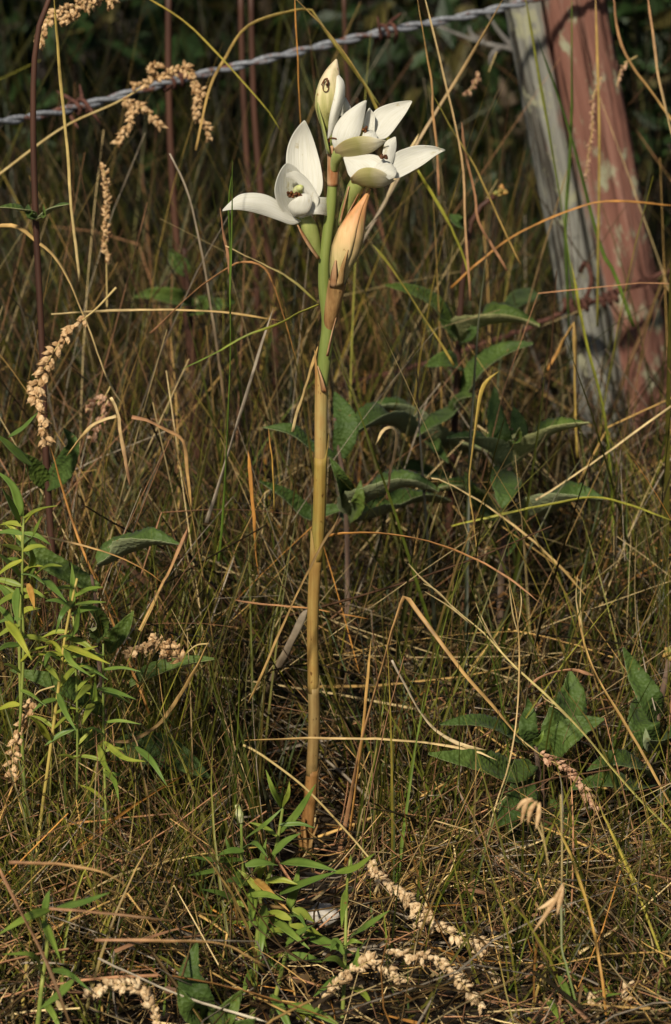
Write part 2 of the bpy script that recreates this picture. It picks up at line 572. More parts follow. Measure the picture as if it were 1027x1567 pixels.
def leaf(pts, width, n=(0, -0.15, 1), fold=0.6, nl=12, nw=6, prof='lance', serr=0.0, wave=0.05, thick=0.0004, seed=0, twist=0.0):
    """two-sided leaf along the midrib pts (world); faces 0 upper, 1 underside and rim"""
    r = np.random.RandomState(seed)
    P = resample(pts, nl)
    T = nrm(np.gradient(P, axis=0))
    n = nrm(n)
    ph = r.rand(6) * 6.28
    rows_t, rows_b = [], []
    for i in range(nl):
        t = i / (nl - 1)
        s = nrm(np.cross(T[i], n))
        nn = nrm(np.cross(s, T[i]))
        if twist:
            a = twist * t
            s, nn = s * math.cos(a) + nn * math.sin(a), nn * math.cos(a) - s * math.sin(a)
        if prof == 'lance':
            wd = width * (max(0.03, math.sin(math.pi * min(1, 0.06 + 0.94 * t) ** 0.8)) ** 0.8)
        elif prof == 'long':
            wd = width * max(0.04, (min(1, 0.35 + 2.6 * t) * (1 - t ** 2.6)))
        else:
            wd = width * max(0.04, math.sin(math.pi * (0.03 + 0.97 * t)) ** 0.55)
        for_top, for_bot = [], []
        for j in range(nw + 1):
            u = 2 * j / nw - 1
            ew = wd * 0.5
            if serr and abs(u) == 1:
                ew *= 1 + serr * (1 if i % 2 else -1) * (0.5 + r.rand())
            off = s * (u * ew * math.cos(fold * abs(u) ** 0.3)) + nn * (abs(u) ** 1.08 * ew * math.sin(fold))
            off = off + nn * width * wave * (math.sin(9 * t + ph[0] + (1.5 if u > 0 else 0)) * abs(u) + 0.4 * math.sin(17 * t + ph[1]) * (1 - abs(u)))
            for_top.append(P[i] + off)
            for_bot.append(P[i] + off - nn * thick)
        rows_t.append(for_top)
        rows_b.append(for_bot)
    V = [p for rw in rows_t for p in rw] + [p for rw in rows_b for p in rw]
    o = nl * (nw + 1)
    F, I = [], []
    for i in range(nl - 1):
        for j in range(nw):
            a = i * (nw + 1) + j
            F.append((a, a + 1, a + nw + 2, a + nw + 1)); I.append(0)
            F.append((o + a, o + a + nw + 1, o + a + nw + 2, o + a + 1)); I.append(1)
        a, b = i * (nw + 1), (i + 1) * (nw + 1)
        F.append((a, b, o + b, o + a)); I.append(1)
        F.append((a + nw, o + a + nw, o + b + nw, b + nw)); I.append(1)
    return V, F, I


# ------------------------------------------------------------------ ground
def build_ground():
    xs = np.concatenate([np.linspace(-200, -3, 12), np.linspace(-2.4, 2.4, 81), np.linspace(3, 200, 12)])
    ys = np.concatenate([np.linspace(-60, -0.5, 10), np.linspace(0, 5, 91), np.linspace(6, 300, 16)])
    X, Yg = np.meshgrid(xs, ys)
    Z = 0.006 * np.sin(X * 9 + 1.2) * np.sin(Yg * 8) + 0.005 * np.sin(X * 23 + Yg * 17) - 0.01
    V = np.stack([X, Yg, Z], -1).reshape(-1, 3)
    ny, nx = X.shape
    F = []
    for j in range(ny - 1):
        for i in range(nx - 1):
            a = j * nx + i
            F.append((a, a + 1, a + nx + 1, a + nx))
    tag(link('ground', mesh_from('ground', V, F, 'soil')), kind='structure')


build_ground()

# ------------------------------------------------------------------ grass as mass


def blade_field(base, length, az, th0, th1, width, K, col0, col1, mode, power=1.5, kink=None, wob=0.0):
    N = len(base)
    s = np.linspace(0, 1, K + 1)[None, :]
    th = th0[:, None] + (th1 - th0)[:, None] * s ** power
    if kink is not None:
        kpos, kamt = kink
        th = th + kamt[:, None] * (s > kpos[:, None])
    a = az[:, None] + wob[:, None] * s if not np.isscalar(wob) else az[:, None] + 0 * s
    d = np.stack([np.sin(th) * np.cos(a), np.sin(th) * np.sin(a), np.cos(th)], -1)
    step = d[:, :-1] * (length / K)[:, None, None]
    P = np.concatenate([base[:, None, :], base[:, None, :] + np.cumsum(step, 1)], 1)
    P[:, :, 2] = np.maximum(P[:, :, 2], 0.001 + 0.008 * rng.rand(N, 1))
    side = np.stack([-np.sin(a), np.cos(a), 0 * a], -1)
    tw = rng.rand(N, 1) * 6.28 + rng.randn(N, 1) * 0.8 * s
    nn = np.cross(side, d)
    sd_ = side * np.cos(tw)[..., None] + nn * np.sin(tw)[..., None]
    nn = np.cross(sd_, d)
    if mode == 'ribbon':
        wd = width[:, None] * np.maximum(0.06, 1 - s ** 2.2)
        rows = np.stack([P - sd_ * (wd / 2)[..., None] + nn * (wd * 0.18)[..., None], P,
                         P + sd_ * (wd / 2)[..., None] + nn * (wd * 0.18)[..., None]], 2)
        R = 3
        pairs = [(0, 1), (1, 2)]
    else:
        wd = width[:, None] * (1 - 0.55 * s)
        rows = np.stack([P + (sd_ * math.cos(q) + nn * math.sin(q)) * (wd / 2)[..., None] for q in (0, 2.094, 4.189)], 2)
        R = 3
        pairs = [(0, 1), (1, 2), (2, 0)]
    V = rows.reshape(-1, 3)
    c = col0[:, None, :] * (1 - s[..., None]) + col1[:, None, :] * s[..., None]
    C = np.repeat(c[:, :, None, :], R, 2).reshape(-1, 3)
    i = (np.arange(N) * (K + 1) * R)[:, None, None] + (np.arange(K) * R)[None, :, None]
    pa = np.array([p[0] for p in pairs])[None, None, :]
    pb = np.array([p[1] for p in pairs])[None, None, :]
    Q = np.stack([i + pa, i + pb, i + R + pb, i + R + pa], -1).reshape(-1, 4)
    return V, Q, C, P


def keep_clear(P):
    """blades that would run through the orchid or hide it are left out"""
    x, y, z = P[..., 0], P[..., 1], P[..., 2]
    bad = (y < 1.53) & (y > 1.10) & (np.abs(x + 0.011) < 0.024) & (z > 0.03)
    bad |= (y < 1.53) & (y > 1.05) & (z > 0.235) & (x > -0.08) & (x < 0.08)
    bad |= (y < 1.38) & (z > 0.12)
    bad |= (y < 1.27) & (z > 0.04)
    bad |= (y > 1.14) & (y < 1.245) & (x > -0.14) & (x < -0.07) & (z > 0.012)
    bad |= (y < 2.14) & (y > 1.8) & (z > 0.15) & (x > 0.14) & (x < 0.29) & (rng.rand(len(P))[:, None] < 0.6)
    thin = rng.rand(len(P))[:, None]
    bad |= (y > 1.38) & (y < 1.53) & (np.abs(x + 0.0165) < 0.018) & (z > 0.006) & (thin < 0.78)
    bad |= (y > 1.16) & (y < 1.37) & (x > -0.05) & (x < 0.09) & (z > 0.014) & (thin < 0.72)
    bad |= (y > 1.36) & (y < 1.52) & (x > 0.04) & (x < 0.17) & (z > 0.045) & (thin < 0.8)
    bad |= (y > 1.5) & (y < 1.84) & (x > -0.01) & (x < 0.16) & (z > 0.09) & (thin < 0.75)
    return ~bad.any(1)


PAL = {
    'tan': (0.44, 0.27, 0.085), 'pale': (0.58, 0.43, 0.2), 'pink': (0.33, 0.165, 0.08), 'orange': (0.42, 0.19, 0.04),
    'grey': (0.32, 0.26, 0.185), 'brown': (0.12, 0.072, 0.026), 'olive': (0.155, 0.145, 0.018), 'green': (0.085, 0.14, 0.013),
    'ygreen': (0.27, 0.25, 0.03), 'yellow': (0.44, 0.31, 0.06), 'dgreen': (0.028, 0.05, 0.006), 'white': (0.56, 0.48, 0.34),
    'dark': (0.03, 0.022, 0.007),  # near-black blades paint the shade in the gaps between stems
}
for _k in PAL:
    PAL[_k] = np.array(PAL[_k])


def pick(names, probs, N, jit=0.25):
    arr = np.stack([PAL[k] for k in names])
    idx = rng.choice(len(names), N, p=np.array(probs) / np.sum(probs))
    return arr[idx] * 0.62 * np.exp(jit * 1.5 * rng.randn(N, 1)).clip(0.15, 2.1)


def scatter(N, x0, x1, y0, y1, taper=True, tuft=0.0):
    """points over the ground, part of them gathered in tufts; also the direction out of the tuft"""
    y = y0 + (y1 - y0) * rng.rand(N)
    x = x0 + (x1 - x0) * rng.rand(N)
    az = rng.rand(N) * 6.283
    if tuft > 0:
        nc = max(4, N // 45)
        cy = y0 + (y1 - y0) * rng.rand(nc)
        cx = x0 + (x1 - x0) * rng.rand(nc)
        i = rng.randint(nc, size=N)
        rad = np.abs(rng.randn(N)) * 0.016
        t = rng.rand(N) < tuft
        x = np.where(t, cx[i] + rad * np.cos(az), x)
        y = np.where(t, cy[i] + rad * np.sin(az), y)
    if taper:
        x = x * (0.55 + 0.45 * (y / 2.2))
    return np.stack([x, y, np.full(N, -0.006)], 1), az + 0.5 * rng.randn(N)


def field(name, label, cat, specs, mat):
    Vs, Qs, Cs, off = [], [], [], 0
    for sp in specs:
        V, Q, C, P = blade_field(**sp)
        K = sp['K']
        ok = keep_clear(P)
        N = len(ok)
        rows = 3 * (K + 1)
        vm = np.repeat(ok, rows)
        remap = np.cumsum(vm) - 1
        qm = vm[Q[:, 0]]
        Vs.append(V[vm]); Cs.append(C[vm])
        Qs.append(remap[Q[qm]] + off)
        off += int(vm.sum())
    o = link(name, np_mesh(name, np.concatenate(Vs), np.concatenate(Qs), np.concatenate(Cs), mat))
    tag(o, label, cat, None, 'stuff')
    return o


def spec(N, region, hmin, hmax, w0, w1, names, probs, tips, tprobs, mode, K, th=(0.05, 0.35), bend=(0.1, 0.9), kinked=0.0, power=1.5, wob=0.5, zlift=0.0, jit=0.46, taper=True, tuft=0.6, gain=1.0):
    b, az = scatter(N, *region, taper=taper, tuft=tuft)
    b[:, 2] += zlift * rng.rand(N) ** 1.5
    th0 = th[0] + (th[1] - th[0]) * rng.rand(N)
    th1 = th0 + bend[0] + (bend[1] - bend[0]) * rng.rand(N) ** 1.6
    kp = 0.3 + 0.5 * rng.rand(N)
    ka = np.where(rng.rand(N) < kinked, 0.5 + 1.6 * rng.rand(N), 0.0)
    c0 = pick(names, probs, N, jit)
    c1 = pick(tips, tprobs, N, jit) if tips else c0
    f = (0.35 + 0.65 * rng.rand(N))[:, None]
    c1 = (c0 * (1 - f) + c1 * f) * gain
    c0 = c0 * gain  # gain by depth: weaker light farther back is put into the blade colour
    return dict(base=b, length=hmin + (hmax - hmin) * rng.rand(N) ** 1.3, az=az, th0=th0, th1=th1,
                width=w0 + (w1 - w0) * rng.rand(N) ** 2, K=K, col0=c0, col1=c1, mode=mode, power=power, kink=(kp, ka), wob=wob * rng.randn(N))


DRYN, DRYP = ['tan', 'pale', 'pink', 'grey', 'brown', 'orange', 'dark'], [2.2, 1.3, 2.0, 1.5, 2.6, 0.6, 3.6]
MIDN, MIDP = ['tan', 'pale', 'pink', 'grey', 'brown', 'orange', 'dark'], [1.3, 0.7, 1.3, 0.9, 3.2, 0.4, 6.5]
GRN, GRP = ['green', 'olive', 'ygreen', 'dgreen'], [2.6, 2.4, 1.2, 4.0]
BKN, BKP = ['brown', 'dark', 'pink', 'olive', 'dgreen'], [2.6, 4, 0.7, 1.2, 2]  # back mix kept dark in colour, standing in for dim light there

# low tangle of dead stems over the ground
field('dry_grass_thatch', 'tangled mat of dead tan and brown grass stems over the ground', 'dry grass', [
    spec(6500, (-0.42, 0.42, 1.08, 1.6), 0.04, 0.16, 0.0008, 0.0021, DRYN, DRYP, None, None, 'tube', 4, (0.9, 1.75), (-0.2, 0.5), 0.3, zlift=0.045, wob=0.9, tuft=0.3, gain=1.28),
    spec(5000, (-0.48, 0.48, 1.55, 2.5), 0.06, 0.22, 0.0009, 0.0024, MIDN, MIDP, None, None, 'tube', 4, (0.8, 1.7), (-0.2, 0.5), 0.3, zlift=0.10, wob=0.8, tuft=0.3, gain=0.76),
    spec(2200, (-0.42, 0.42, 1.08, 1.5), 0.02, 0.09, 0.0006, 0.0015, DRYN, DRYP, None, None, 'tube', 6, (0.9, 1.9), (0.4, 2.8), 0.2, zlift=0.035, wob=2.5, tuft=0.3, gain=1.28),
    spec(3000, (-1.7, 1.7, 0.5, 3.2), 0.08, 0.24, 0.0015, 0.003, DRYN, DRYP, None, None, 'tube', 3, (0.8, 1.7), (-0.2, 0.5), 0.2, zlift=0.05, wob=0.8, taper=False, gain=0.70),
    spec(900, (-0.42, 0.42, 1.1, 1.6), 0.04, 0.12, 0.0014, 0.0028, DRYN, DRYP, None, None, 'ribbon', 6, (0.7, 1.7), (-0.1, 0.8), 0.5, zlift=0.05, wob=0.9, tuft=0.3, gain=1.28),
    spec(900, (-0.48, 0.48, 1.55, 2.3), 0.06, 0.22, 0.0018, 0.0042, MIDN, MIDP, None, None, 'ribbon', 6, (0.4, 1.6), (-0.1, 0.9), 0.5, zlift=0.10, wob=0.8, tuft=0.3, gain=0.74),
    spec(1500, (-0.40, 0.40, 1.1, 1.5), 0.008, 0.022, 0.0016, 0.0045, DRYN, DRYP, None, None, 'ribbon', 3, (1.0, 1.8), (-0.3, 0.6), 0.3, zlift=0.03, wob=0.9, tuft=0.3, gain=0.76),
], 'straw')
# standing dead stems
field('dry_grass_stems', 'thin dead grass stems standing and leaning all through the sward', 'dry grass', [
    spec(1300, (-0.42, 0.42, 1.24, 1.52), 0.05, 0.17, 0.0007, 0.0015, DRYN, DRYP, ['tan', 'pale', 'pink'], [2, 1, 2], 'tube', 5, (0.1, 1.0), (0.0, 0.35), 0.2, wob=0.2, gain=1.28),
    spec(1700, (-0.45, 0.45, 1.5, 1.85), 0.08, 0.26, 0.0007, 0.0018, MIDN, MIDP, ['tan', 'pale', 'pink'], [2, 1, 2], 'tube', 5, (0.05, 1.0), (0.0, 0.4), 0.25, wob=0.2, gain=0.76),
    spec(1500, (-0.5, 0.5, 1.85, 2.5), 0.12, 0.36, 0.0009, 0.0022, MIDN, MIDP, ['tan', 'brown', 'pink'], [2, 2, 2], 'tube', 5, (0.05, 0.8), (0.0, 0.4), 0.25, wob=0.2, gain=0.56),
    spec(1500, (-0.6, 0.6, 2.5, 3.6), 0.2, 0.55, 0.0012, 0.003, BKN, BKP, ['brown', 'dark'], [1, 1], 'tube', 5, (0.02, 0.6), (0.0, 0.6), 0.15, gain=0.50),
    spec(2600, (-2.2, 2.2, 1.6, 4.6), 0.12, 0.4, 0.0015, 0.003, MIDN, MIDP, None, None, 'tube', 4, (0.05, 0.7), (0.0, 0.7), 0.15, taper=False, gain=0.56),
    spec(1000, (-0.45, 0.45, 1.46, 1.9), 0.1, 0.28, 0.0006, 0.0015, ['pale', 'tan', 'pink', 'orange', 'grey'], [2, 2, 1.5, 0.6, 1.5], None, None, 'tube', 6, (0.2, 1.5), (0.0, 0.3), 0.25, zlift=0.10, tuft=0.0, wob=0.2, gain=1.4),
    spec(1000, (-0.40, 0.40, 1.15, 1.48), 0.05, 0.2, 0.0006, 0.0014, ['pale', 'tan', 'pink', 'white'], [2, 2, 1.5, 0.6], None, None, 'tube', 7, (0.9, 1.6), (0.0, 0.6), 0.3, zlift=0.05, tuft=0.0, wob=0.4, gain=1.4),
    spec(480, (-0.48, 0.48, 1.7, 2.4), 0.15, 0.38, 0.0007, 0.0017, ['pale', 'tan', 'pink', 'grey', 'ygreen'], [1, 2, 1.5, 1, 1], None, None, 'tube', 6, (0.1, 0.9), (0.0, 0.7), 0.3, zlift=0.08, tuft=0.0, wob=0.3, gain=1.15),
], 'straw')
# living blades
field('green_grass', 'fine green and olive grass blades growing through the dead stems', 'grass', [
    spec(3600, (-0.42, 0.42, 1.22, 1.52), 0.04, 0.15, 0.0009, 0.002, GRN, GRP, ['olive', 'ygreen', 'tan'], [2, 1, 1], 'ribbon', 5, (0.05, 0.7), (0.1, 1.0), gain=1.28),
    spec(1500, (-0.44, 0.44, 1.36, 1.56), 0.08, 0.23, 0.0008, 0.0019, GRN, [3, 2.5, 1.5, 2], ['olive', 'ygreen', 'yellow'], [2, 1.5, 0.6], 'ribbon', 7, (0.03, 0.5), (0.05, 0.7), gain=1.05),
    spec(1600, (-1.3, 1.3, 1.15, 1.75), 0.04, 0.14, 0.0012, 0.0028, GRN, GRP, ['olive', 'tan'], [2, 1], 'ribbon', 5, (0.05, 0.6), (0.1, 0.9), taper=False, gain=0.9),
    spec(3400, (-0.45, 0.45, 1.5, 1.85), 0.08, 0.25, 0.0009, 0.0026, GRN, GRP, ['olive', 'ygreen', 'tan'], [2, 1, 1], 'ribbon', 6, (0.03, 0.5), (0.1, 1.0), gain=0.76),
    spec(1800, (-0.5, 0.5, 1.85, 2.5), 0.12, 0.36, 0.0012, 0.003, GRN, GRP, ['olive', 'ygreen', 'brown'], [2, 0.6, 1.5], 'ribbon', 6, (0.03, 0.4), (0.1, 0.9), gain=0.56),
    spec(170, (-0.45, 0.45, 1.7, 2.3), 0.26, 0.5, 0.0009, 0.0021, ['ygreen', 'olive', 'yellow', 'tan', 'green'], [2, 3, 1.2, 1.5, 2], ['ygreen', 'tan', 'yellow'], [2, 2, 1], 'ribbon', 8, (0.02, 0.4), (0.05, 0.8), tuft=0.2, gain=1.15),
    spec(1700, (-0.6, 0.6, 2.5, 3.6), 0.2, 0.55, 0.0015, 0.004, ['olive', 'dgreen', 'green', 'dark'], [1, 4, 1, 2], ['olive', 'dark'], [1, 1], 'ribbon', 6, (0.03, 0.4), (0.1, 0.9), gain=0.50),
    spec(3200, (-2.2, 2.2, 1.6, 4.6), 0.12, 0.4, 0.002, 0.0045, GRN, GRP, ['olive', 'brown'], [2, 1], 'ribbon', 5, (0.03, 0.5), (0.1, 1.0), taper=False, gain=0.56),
], 'grass')

# ------------------------------------------------------------------ dark shrubs behind the fence


def shrub(base, hgt, rad, nleaf, label, seed):
    r = np.random.RandomState(seed)
    T = Thing('shrub', base, label, 'shrub', 'dark shrubs behind the fence')
    br = []
    tips = []
    for k in range(9):
        a = r.rand() * 6.28
        e = np.array([math.cos(a) * rad * (0.3 + 0.6 * r.rand()), math.sin(a) * rad * (0.3 + 0.6 * r.rand()), hgt * (0.55 + 0.45 * r.rand())])
        mid = e * np.array([0.35, 0.35, 0.5]) + r.randn(3) * 0.03
        pts = resample([T.base, T.base + mid, T.base + e], 7)
        br.append(tube(pts, [0.012, 0.008, 0.003], 6))
        tips.append(pts)
    T.part('stem', merge(*br), 'bark')
    V, F, C = [], [], []
    for i in range(nleaf):
        b = tips[r.randint(9)]
        p = b[r.randint(1, 7)] + r.randn(3) * np.array([rad * 0.3, rad * 0.3, hgt * 0.13])
        p[2] = max(p[2], 0.02)
        d = nrm(r.randn(3) + np.array([0, -0.2, 0.1]))
        n = nrm(np.cross(d, r.randn(3)))
        L = 0.03 + 0.035 * r.rand()
        s = nrm(np.cross(d, n)) * L * 0.22
        o = len(V)
        V += [p, p + d * L * 0.45 + s + n * L * 0.06, p + d * L, p + d * L * 0.45 - s + n * L * 0.06]
        F += [(o, o + 1, o + 2, o + 3)]
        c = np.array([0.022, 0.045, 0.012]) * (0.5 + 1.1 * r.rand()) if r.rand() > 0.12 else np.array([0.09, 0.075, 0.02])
        C += [c] * 4
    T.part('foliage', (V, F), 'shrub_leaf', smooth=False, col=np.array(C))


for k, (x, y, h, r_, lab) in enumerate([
    (-0.50, 3.0, 0.8, 0.34, 'dark leafy shrub at the top left corner'),
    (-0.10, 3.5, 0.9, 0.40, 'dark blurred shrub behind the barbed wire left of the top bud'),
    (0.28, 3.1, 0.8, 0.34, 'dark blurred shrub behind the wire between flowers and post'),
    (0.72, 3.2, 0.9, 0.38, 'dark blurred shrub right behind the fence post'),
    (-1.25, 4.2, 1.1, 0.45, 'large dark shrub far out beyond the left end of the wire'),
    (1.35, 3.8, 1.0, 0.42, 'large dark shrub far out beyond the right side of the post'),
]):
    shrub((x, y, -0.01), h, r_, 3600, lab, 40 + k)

# ------------------------------------------------------------------ fence post


def build_post():
    Yp = 2.16
    top = at(838, -60, Yp)
    bot = at(988, 760, Yp + 0.02)
    bot = top + (bot - top) * ((top[2] + 0.04) / (top[2] - bot[2]))
    ax = top - bot
    up = nrm(ax)
    top = bot + up * 0.78
    L = 0.78
    # cross-section of a split post: a flat slab joined to a rounder billet, a cleft between them (metres, x right, y back)
    cs = np.array([(-0.047, 0.012), (-0.046, -0.008), (-0.038, -0.019), (-0.023, -0.021), (-0.0145, -0.0165), (-0.012, -0.003), (-0.0095, -0.016),
                   (0.001, -0.026), (0.018, -0.0285), (0.032, -0.0275), (0.042, -0.021), (0.046, -0.006), (0.042, 0.022), (0.02, 0.037), (-0.01, 0.038), (-0.034, 0.031)])
    cs = resample(np.vstack([cs, cs[:1]]), 141)[:-1]
    n = len(cs)
    right = nrm(np.cross(up, [0, 1, 0])) * -1
    right = nrm(np.cross([0, 1, 0], up))
    back = np.cross(up, right)
    V, F = [], []
    nz = 90
    r = np.random.RandomState(3)
    groove = r.randn(n) * 0.0007
    crack = [(r.randint(n), r.uniform(-0.1, 0.7), r.uniform(0.15, 0.7), r.uniform(0.0012, 0.0035)) for _ in range(26)]
    for i in range(nz):
        t = i / (nz - 1)
        wid = 0.75 + 0.06 * t + 0.02 * math.sin(7 * t)
        for j in range(n):
            x, y = cs[j] * np.array([wid, 1.0])
            f = 1 + groove[j] / 0.03 + 0.02 * math.sin(11 * t + j * 0.5) + 0.012 * math.sin(31 * t + j * 1.3) + 0.008 * r.randn()
            dep = 0.0
            for (cj, c0, cl, cd) in crack:
                if abs((j - cj + n // 2) % n - n // 2) == int(round(1.5 * math.sin(9 * t + cj))) % 2 and c0 < t < c0 + cl:
                    dep = max(dep, cd * math.sin(math.pi * (t - c0) / cl) ** 0.5)
            rad_ = math.hypot(x, y) + 1e-6
            f *= 1 - dep / rad_
            V.append(np.array([x * f, y * f, L * t]))
    for i in range(nz - 1):
        for j in range(n):
            F.append((i * n + j, i * n + (j + 1) % n, (i + 1) * n + (j + 1) % n, (i + 1) * n + j))
    # rough sawn top
    c = len(V)
    V.append(np.array([0, 0.004, L + 0.006]))
    for j in range(n):
        F.append(((nz - 1) * n + j, (nz - 1) * n + (j + 1) % n, c))
    me = mesh_from('fence_post', V, F, 'post')
    o = link('fence_post', me)
    o.matrix_world = Matrix(((right[0], back[0], up[0], bot[0]), (right[1], back[1], up[1], bot[1]), (right[2], back[2], up[2], bot[2]), (0, 0, 0, 1)))
    tag(o, 'leaning split timber fence post with grey and red weathered faces', 'fence post')


build_post()

# ------------------------------------------------------------------ barbed wire


def twisted(path, rad, pitch, wirer, n=7, ph0=0.0):
    """two strands twisted about a path"""
    seg = np.linalg.norm(np.diff(path, axis=0), axis=1)
    Ln = seg.sum()
    k = int(Ln / pitch * 16) + 4
    P = resample(path, k)
    T = nrm(np.gradient(P, axis=0))
    A = nrm(np.cross(T, [0, 0, 1.0]))
    B = np.cross(T, A)
    out = []
    for q in (0, math.pi):
        ang = np.linspace(0, Ln / pitch * 2 * math.pi, k) + q + ph0
        out.append(P + rad * (np.cos(ang)[:, None] * A + np.sin(ang)[:, None] * B))
    return out, P, T, A, B


def build_wire():
    px = [(-260, 226, 1.80), (-40, 193, 1.88), (60, 177, 1.92), (150, 156, 1.95), (265, 124, 1.98), (330, 109, 2.0), (440, 83, 2.02), (520, 64, 2.04), (590, 48, 2.055), (680, 31, 2.075), (760, 14, 2.09), (800, 4, 2.10), (850, -10, 2.11), (1100, -62, 2.14)]
    path = np.array([at(*p) for p in px])
    strands, P, T, A, B = twisted(path, 0.0016, 0.045, 0.0016)
    T_ = Thing('barbed_wire', path[0], 'twisted grey barbed wire with rusty patches slanting across the top', 'barbed wire')
    for k, s in enumerate(strands):
        T_.part('strand', tube(s, 0.00165, 8), 'wire' if k == 0 else 'wire_rusty')
    for pxx, seed, rot in ((590, 1, 0.4), (265, 2, 1.2), (118, 3, 2.0)):
        j = int(np.argmin([abs((W0 / 2 + (p[0] / (p[1] * math.cos(PITCH) - (p[2] - CAM_H) * math.sin(PITCH))) / TAN * H0 / 2) - pxx) for p in P]))
        c, t, a, b = P[j], T[j], A[j], B[j]
        r = np.random.RandomState(seed)
        for m in (0, 1):
            ang = np.linspace(0, 2 * math.pi * 1.6, 26) + rot + m * math.pi
            ax = np.linspace(-0.006, 0.004, 26) + m * 0.003
            R = 0.0047
            coil = c + t * ax[:, None] + R * (np.cos(ang)[:, None] * a + np.sin(ang)[:, None] * b)
            e0 = coil[0] + nrm(np.sin(ang[0]) * a - np.cos(ang[0]) * b - 0.25 * t) * 0.017
            e1 = coil[-1] + nrm(-np.sin(ang[-1]) * a + np.cos(ang[-1]) * b + 0.25 * t) * 0.017
            pts = np.vstack([e0, coil[0] * 0.5 + e0 * 0.5, coil, coil[-1] * 0.5 + e1 * 0.5, e1])
            rr = np.full(len(pts), 0.0014)
            rr[0] = rr[-1] = 0.0004
            T_.part('barb', tube(pts, list(rr), 6), 'rust')


build_wire()


def build_lower_wire():
    px = [(1140, 360, 2.10), (1010, 420, 2.11), (985, 428, 2.105), (945, 449, 2.10), (930, 457, 2.095), (915, 461, 2.098), (893, 468, 2.105), (868, 474, 2.115), (845, 486, 2.12), (800, 505, 2.12), (735, 527, 2.11), (640, 560, 2.1), (520, 590, 2.08)]
    path = np.array([at(*p) for p in px])
    T_ = Thing('rusty_wire', path[0], 'dark rusty wire wrapped across the middle of the fence post', 'wire')
    P = resample(path, 140)
    P += 0.0006 * np.random.RandomState(2).randn(*P.shape)
    T_.part('strand', tube(P, 0.0017, 7), 'rust')
    s2 = twisted(np.array([at(*p) for p in px[1:6]]), 0.003, 0.05, 0.002)[0]
    T_.part('strand', tube(s2[0], 0.0016, 7), 'rust')
    for c0, (ax, ay) in ((at(933, 456, 2.094), (0.8, 0.3)), (at(888, 468, 2.10), (1, 0.2)), (at(877, 470, 2.108), (1, -0.3))):
        t = nrm(np.array([ax, 0.05, ay]))
        A = nrm(np.cross(t, [0, 1, 0])); B = np.cross(t, A)
        ang = np.linspace(0, 6.28 * 3.2, 50)
        pts = c0 + t * np.linspace(-0.008, 0.008, 50)[:, None] + 0.0042 * (np.cos(ang)[:, None] * A + np.sin(ang)[:, None] * B)
        T_.part('knot', tube(pts, 0.0017, 6), 'rust')
    pts = resample([at(893, 466, 2.10), at(905, 430, 2.098), at(897, 402, 2.10), at(888, 415, 2.112)], 16)
    T_.part('wire_end', tube(pts, 0.0019, 6), 'rust')


build_lower_wire()

# ------------------------------------------------------------------ the orchid
OY = 1.5


def O(px, py, dy=0.0):
    return at(px, py, OY + dy)


def OL(lst):
    return [O(*p) for p in lst]


def sheath(T, name, cx, w_px, mat, tip=0.0, tip_ang=0.0, flare=0.99, parent=None, n=20):
    """a leaf sheath hugging the stem: tube whose mouth runs out into a point"""
    P = resample([O(*p) for p in cx], 14)
    R = np.interp(np.linspace(0, 1, 14), np.linspace(0, 1, len(w_px)), [mm(q, OY) / 2 for q in w_px])
    V, F = tube(P, list(R), n, cap=False)
    V = [np.array(v) for v in V]
    k = len(P)
    Tt = nrm(P[-1] - P[-2])
    for j in range(n):
        a = 2 * math.pi * j / n
        c = max(0.0, math.cos(a - tip_ang))
        V[(k - 1) * n + j] = P[-1] + (V[(k - 1) * n + j] - P[-1]) * (flare + 0.18 * c ** 4) + Tt * tip * (c ** 3)
        V[(k - 2) * n + j] = V[(k - 2) * n + j] + Tt * tip * 0.35 * c ** 3
    return T.part(name, (V, F), mat, parent, solid=0.0002)


def ellipsoid_along(pts, prof, n=14, flat=1.0):
    return tube(pts, prof, n)


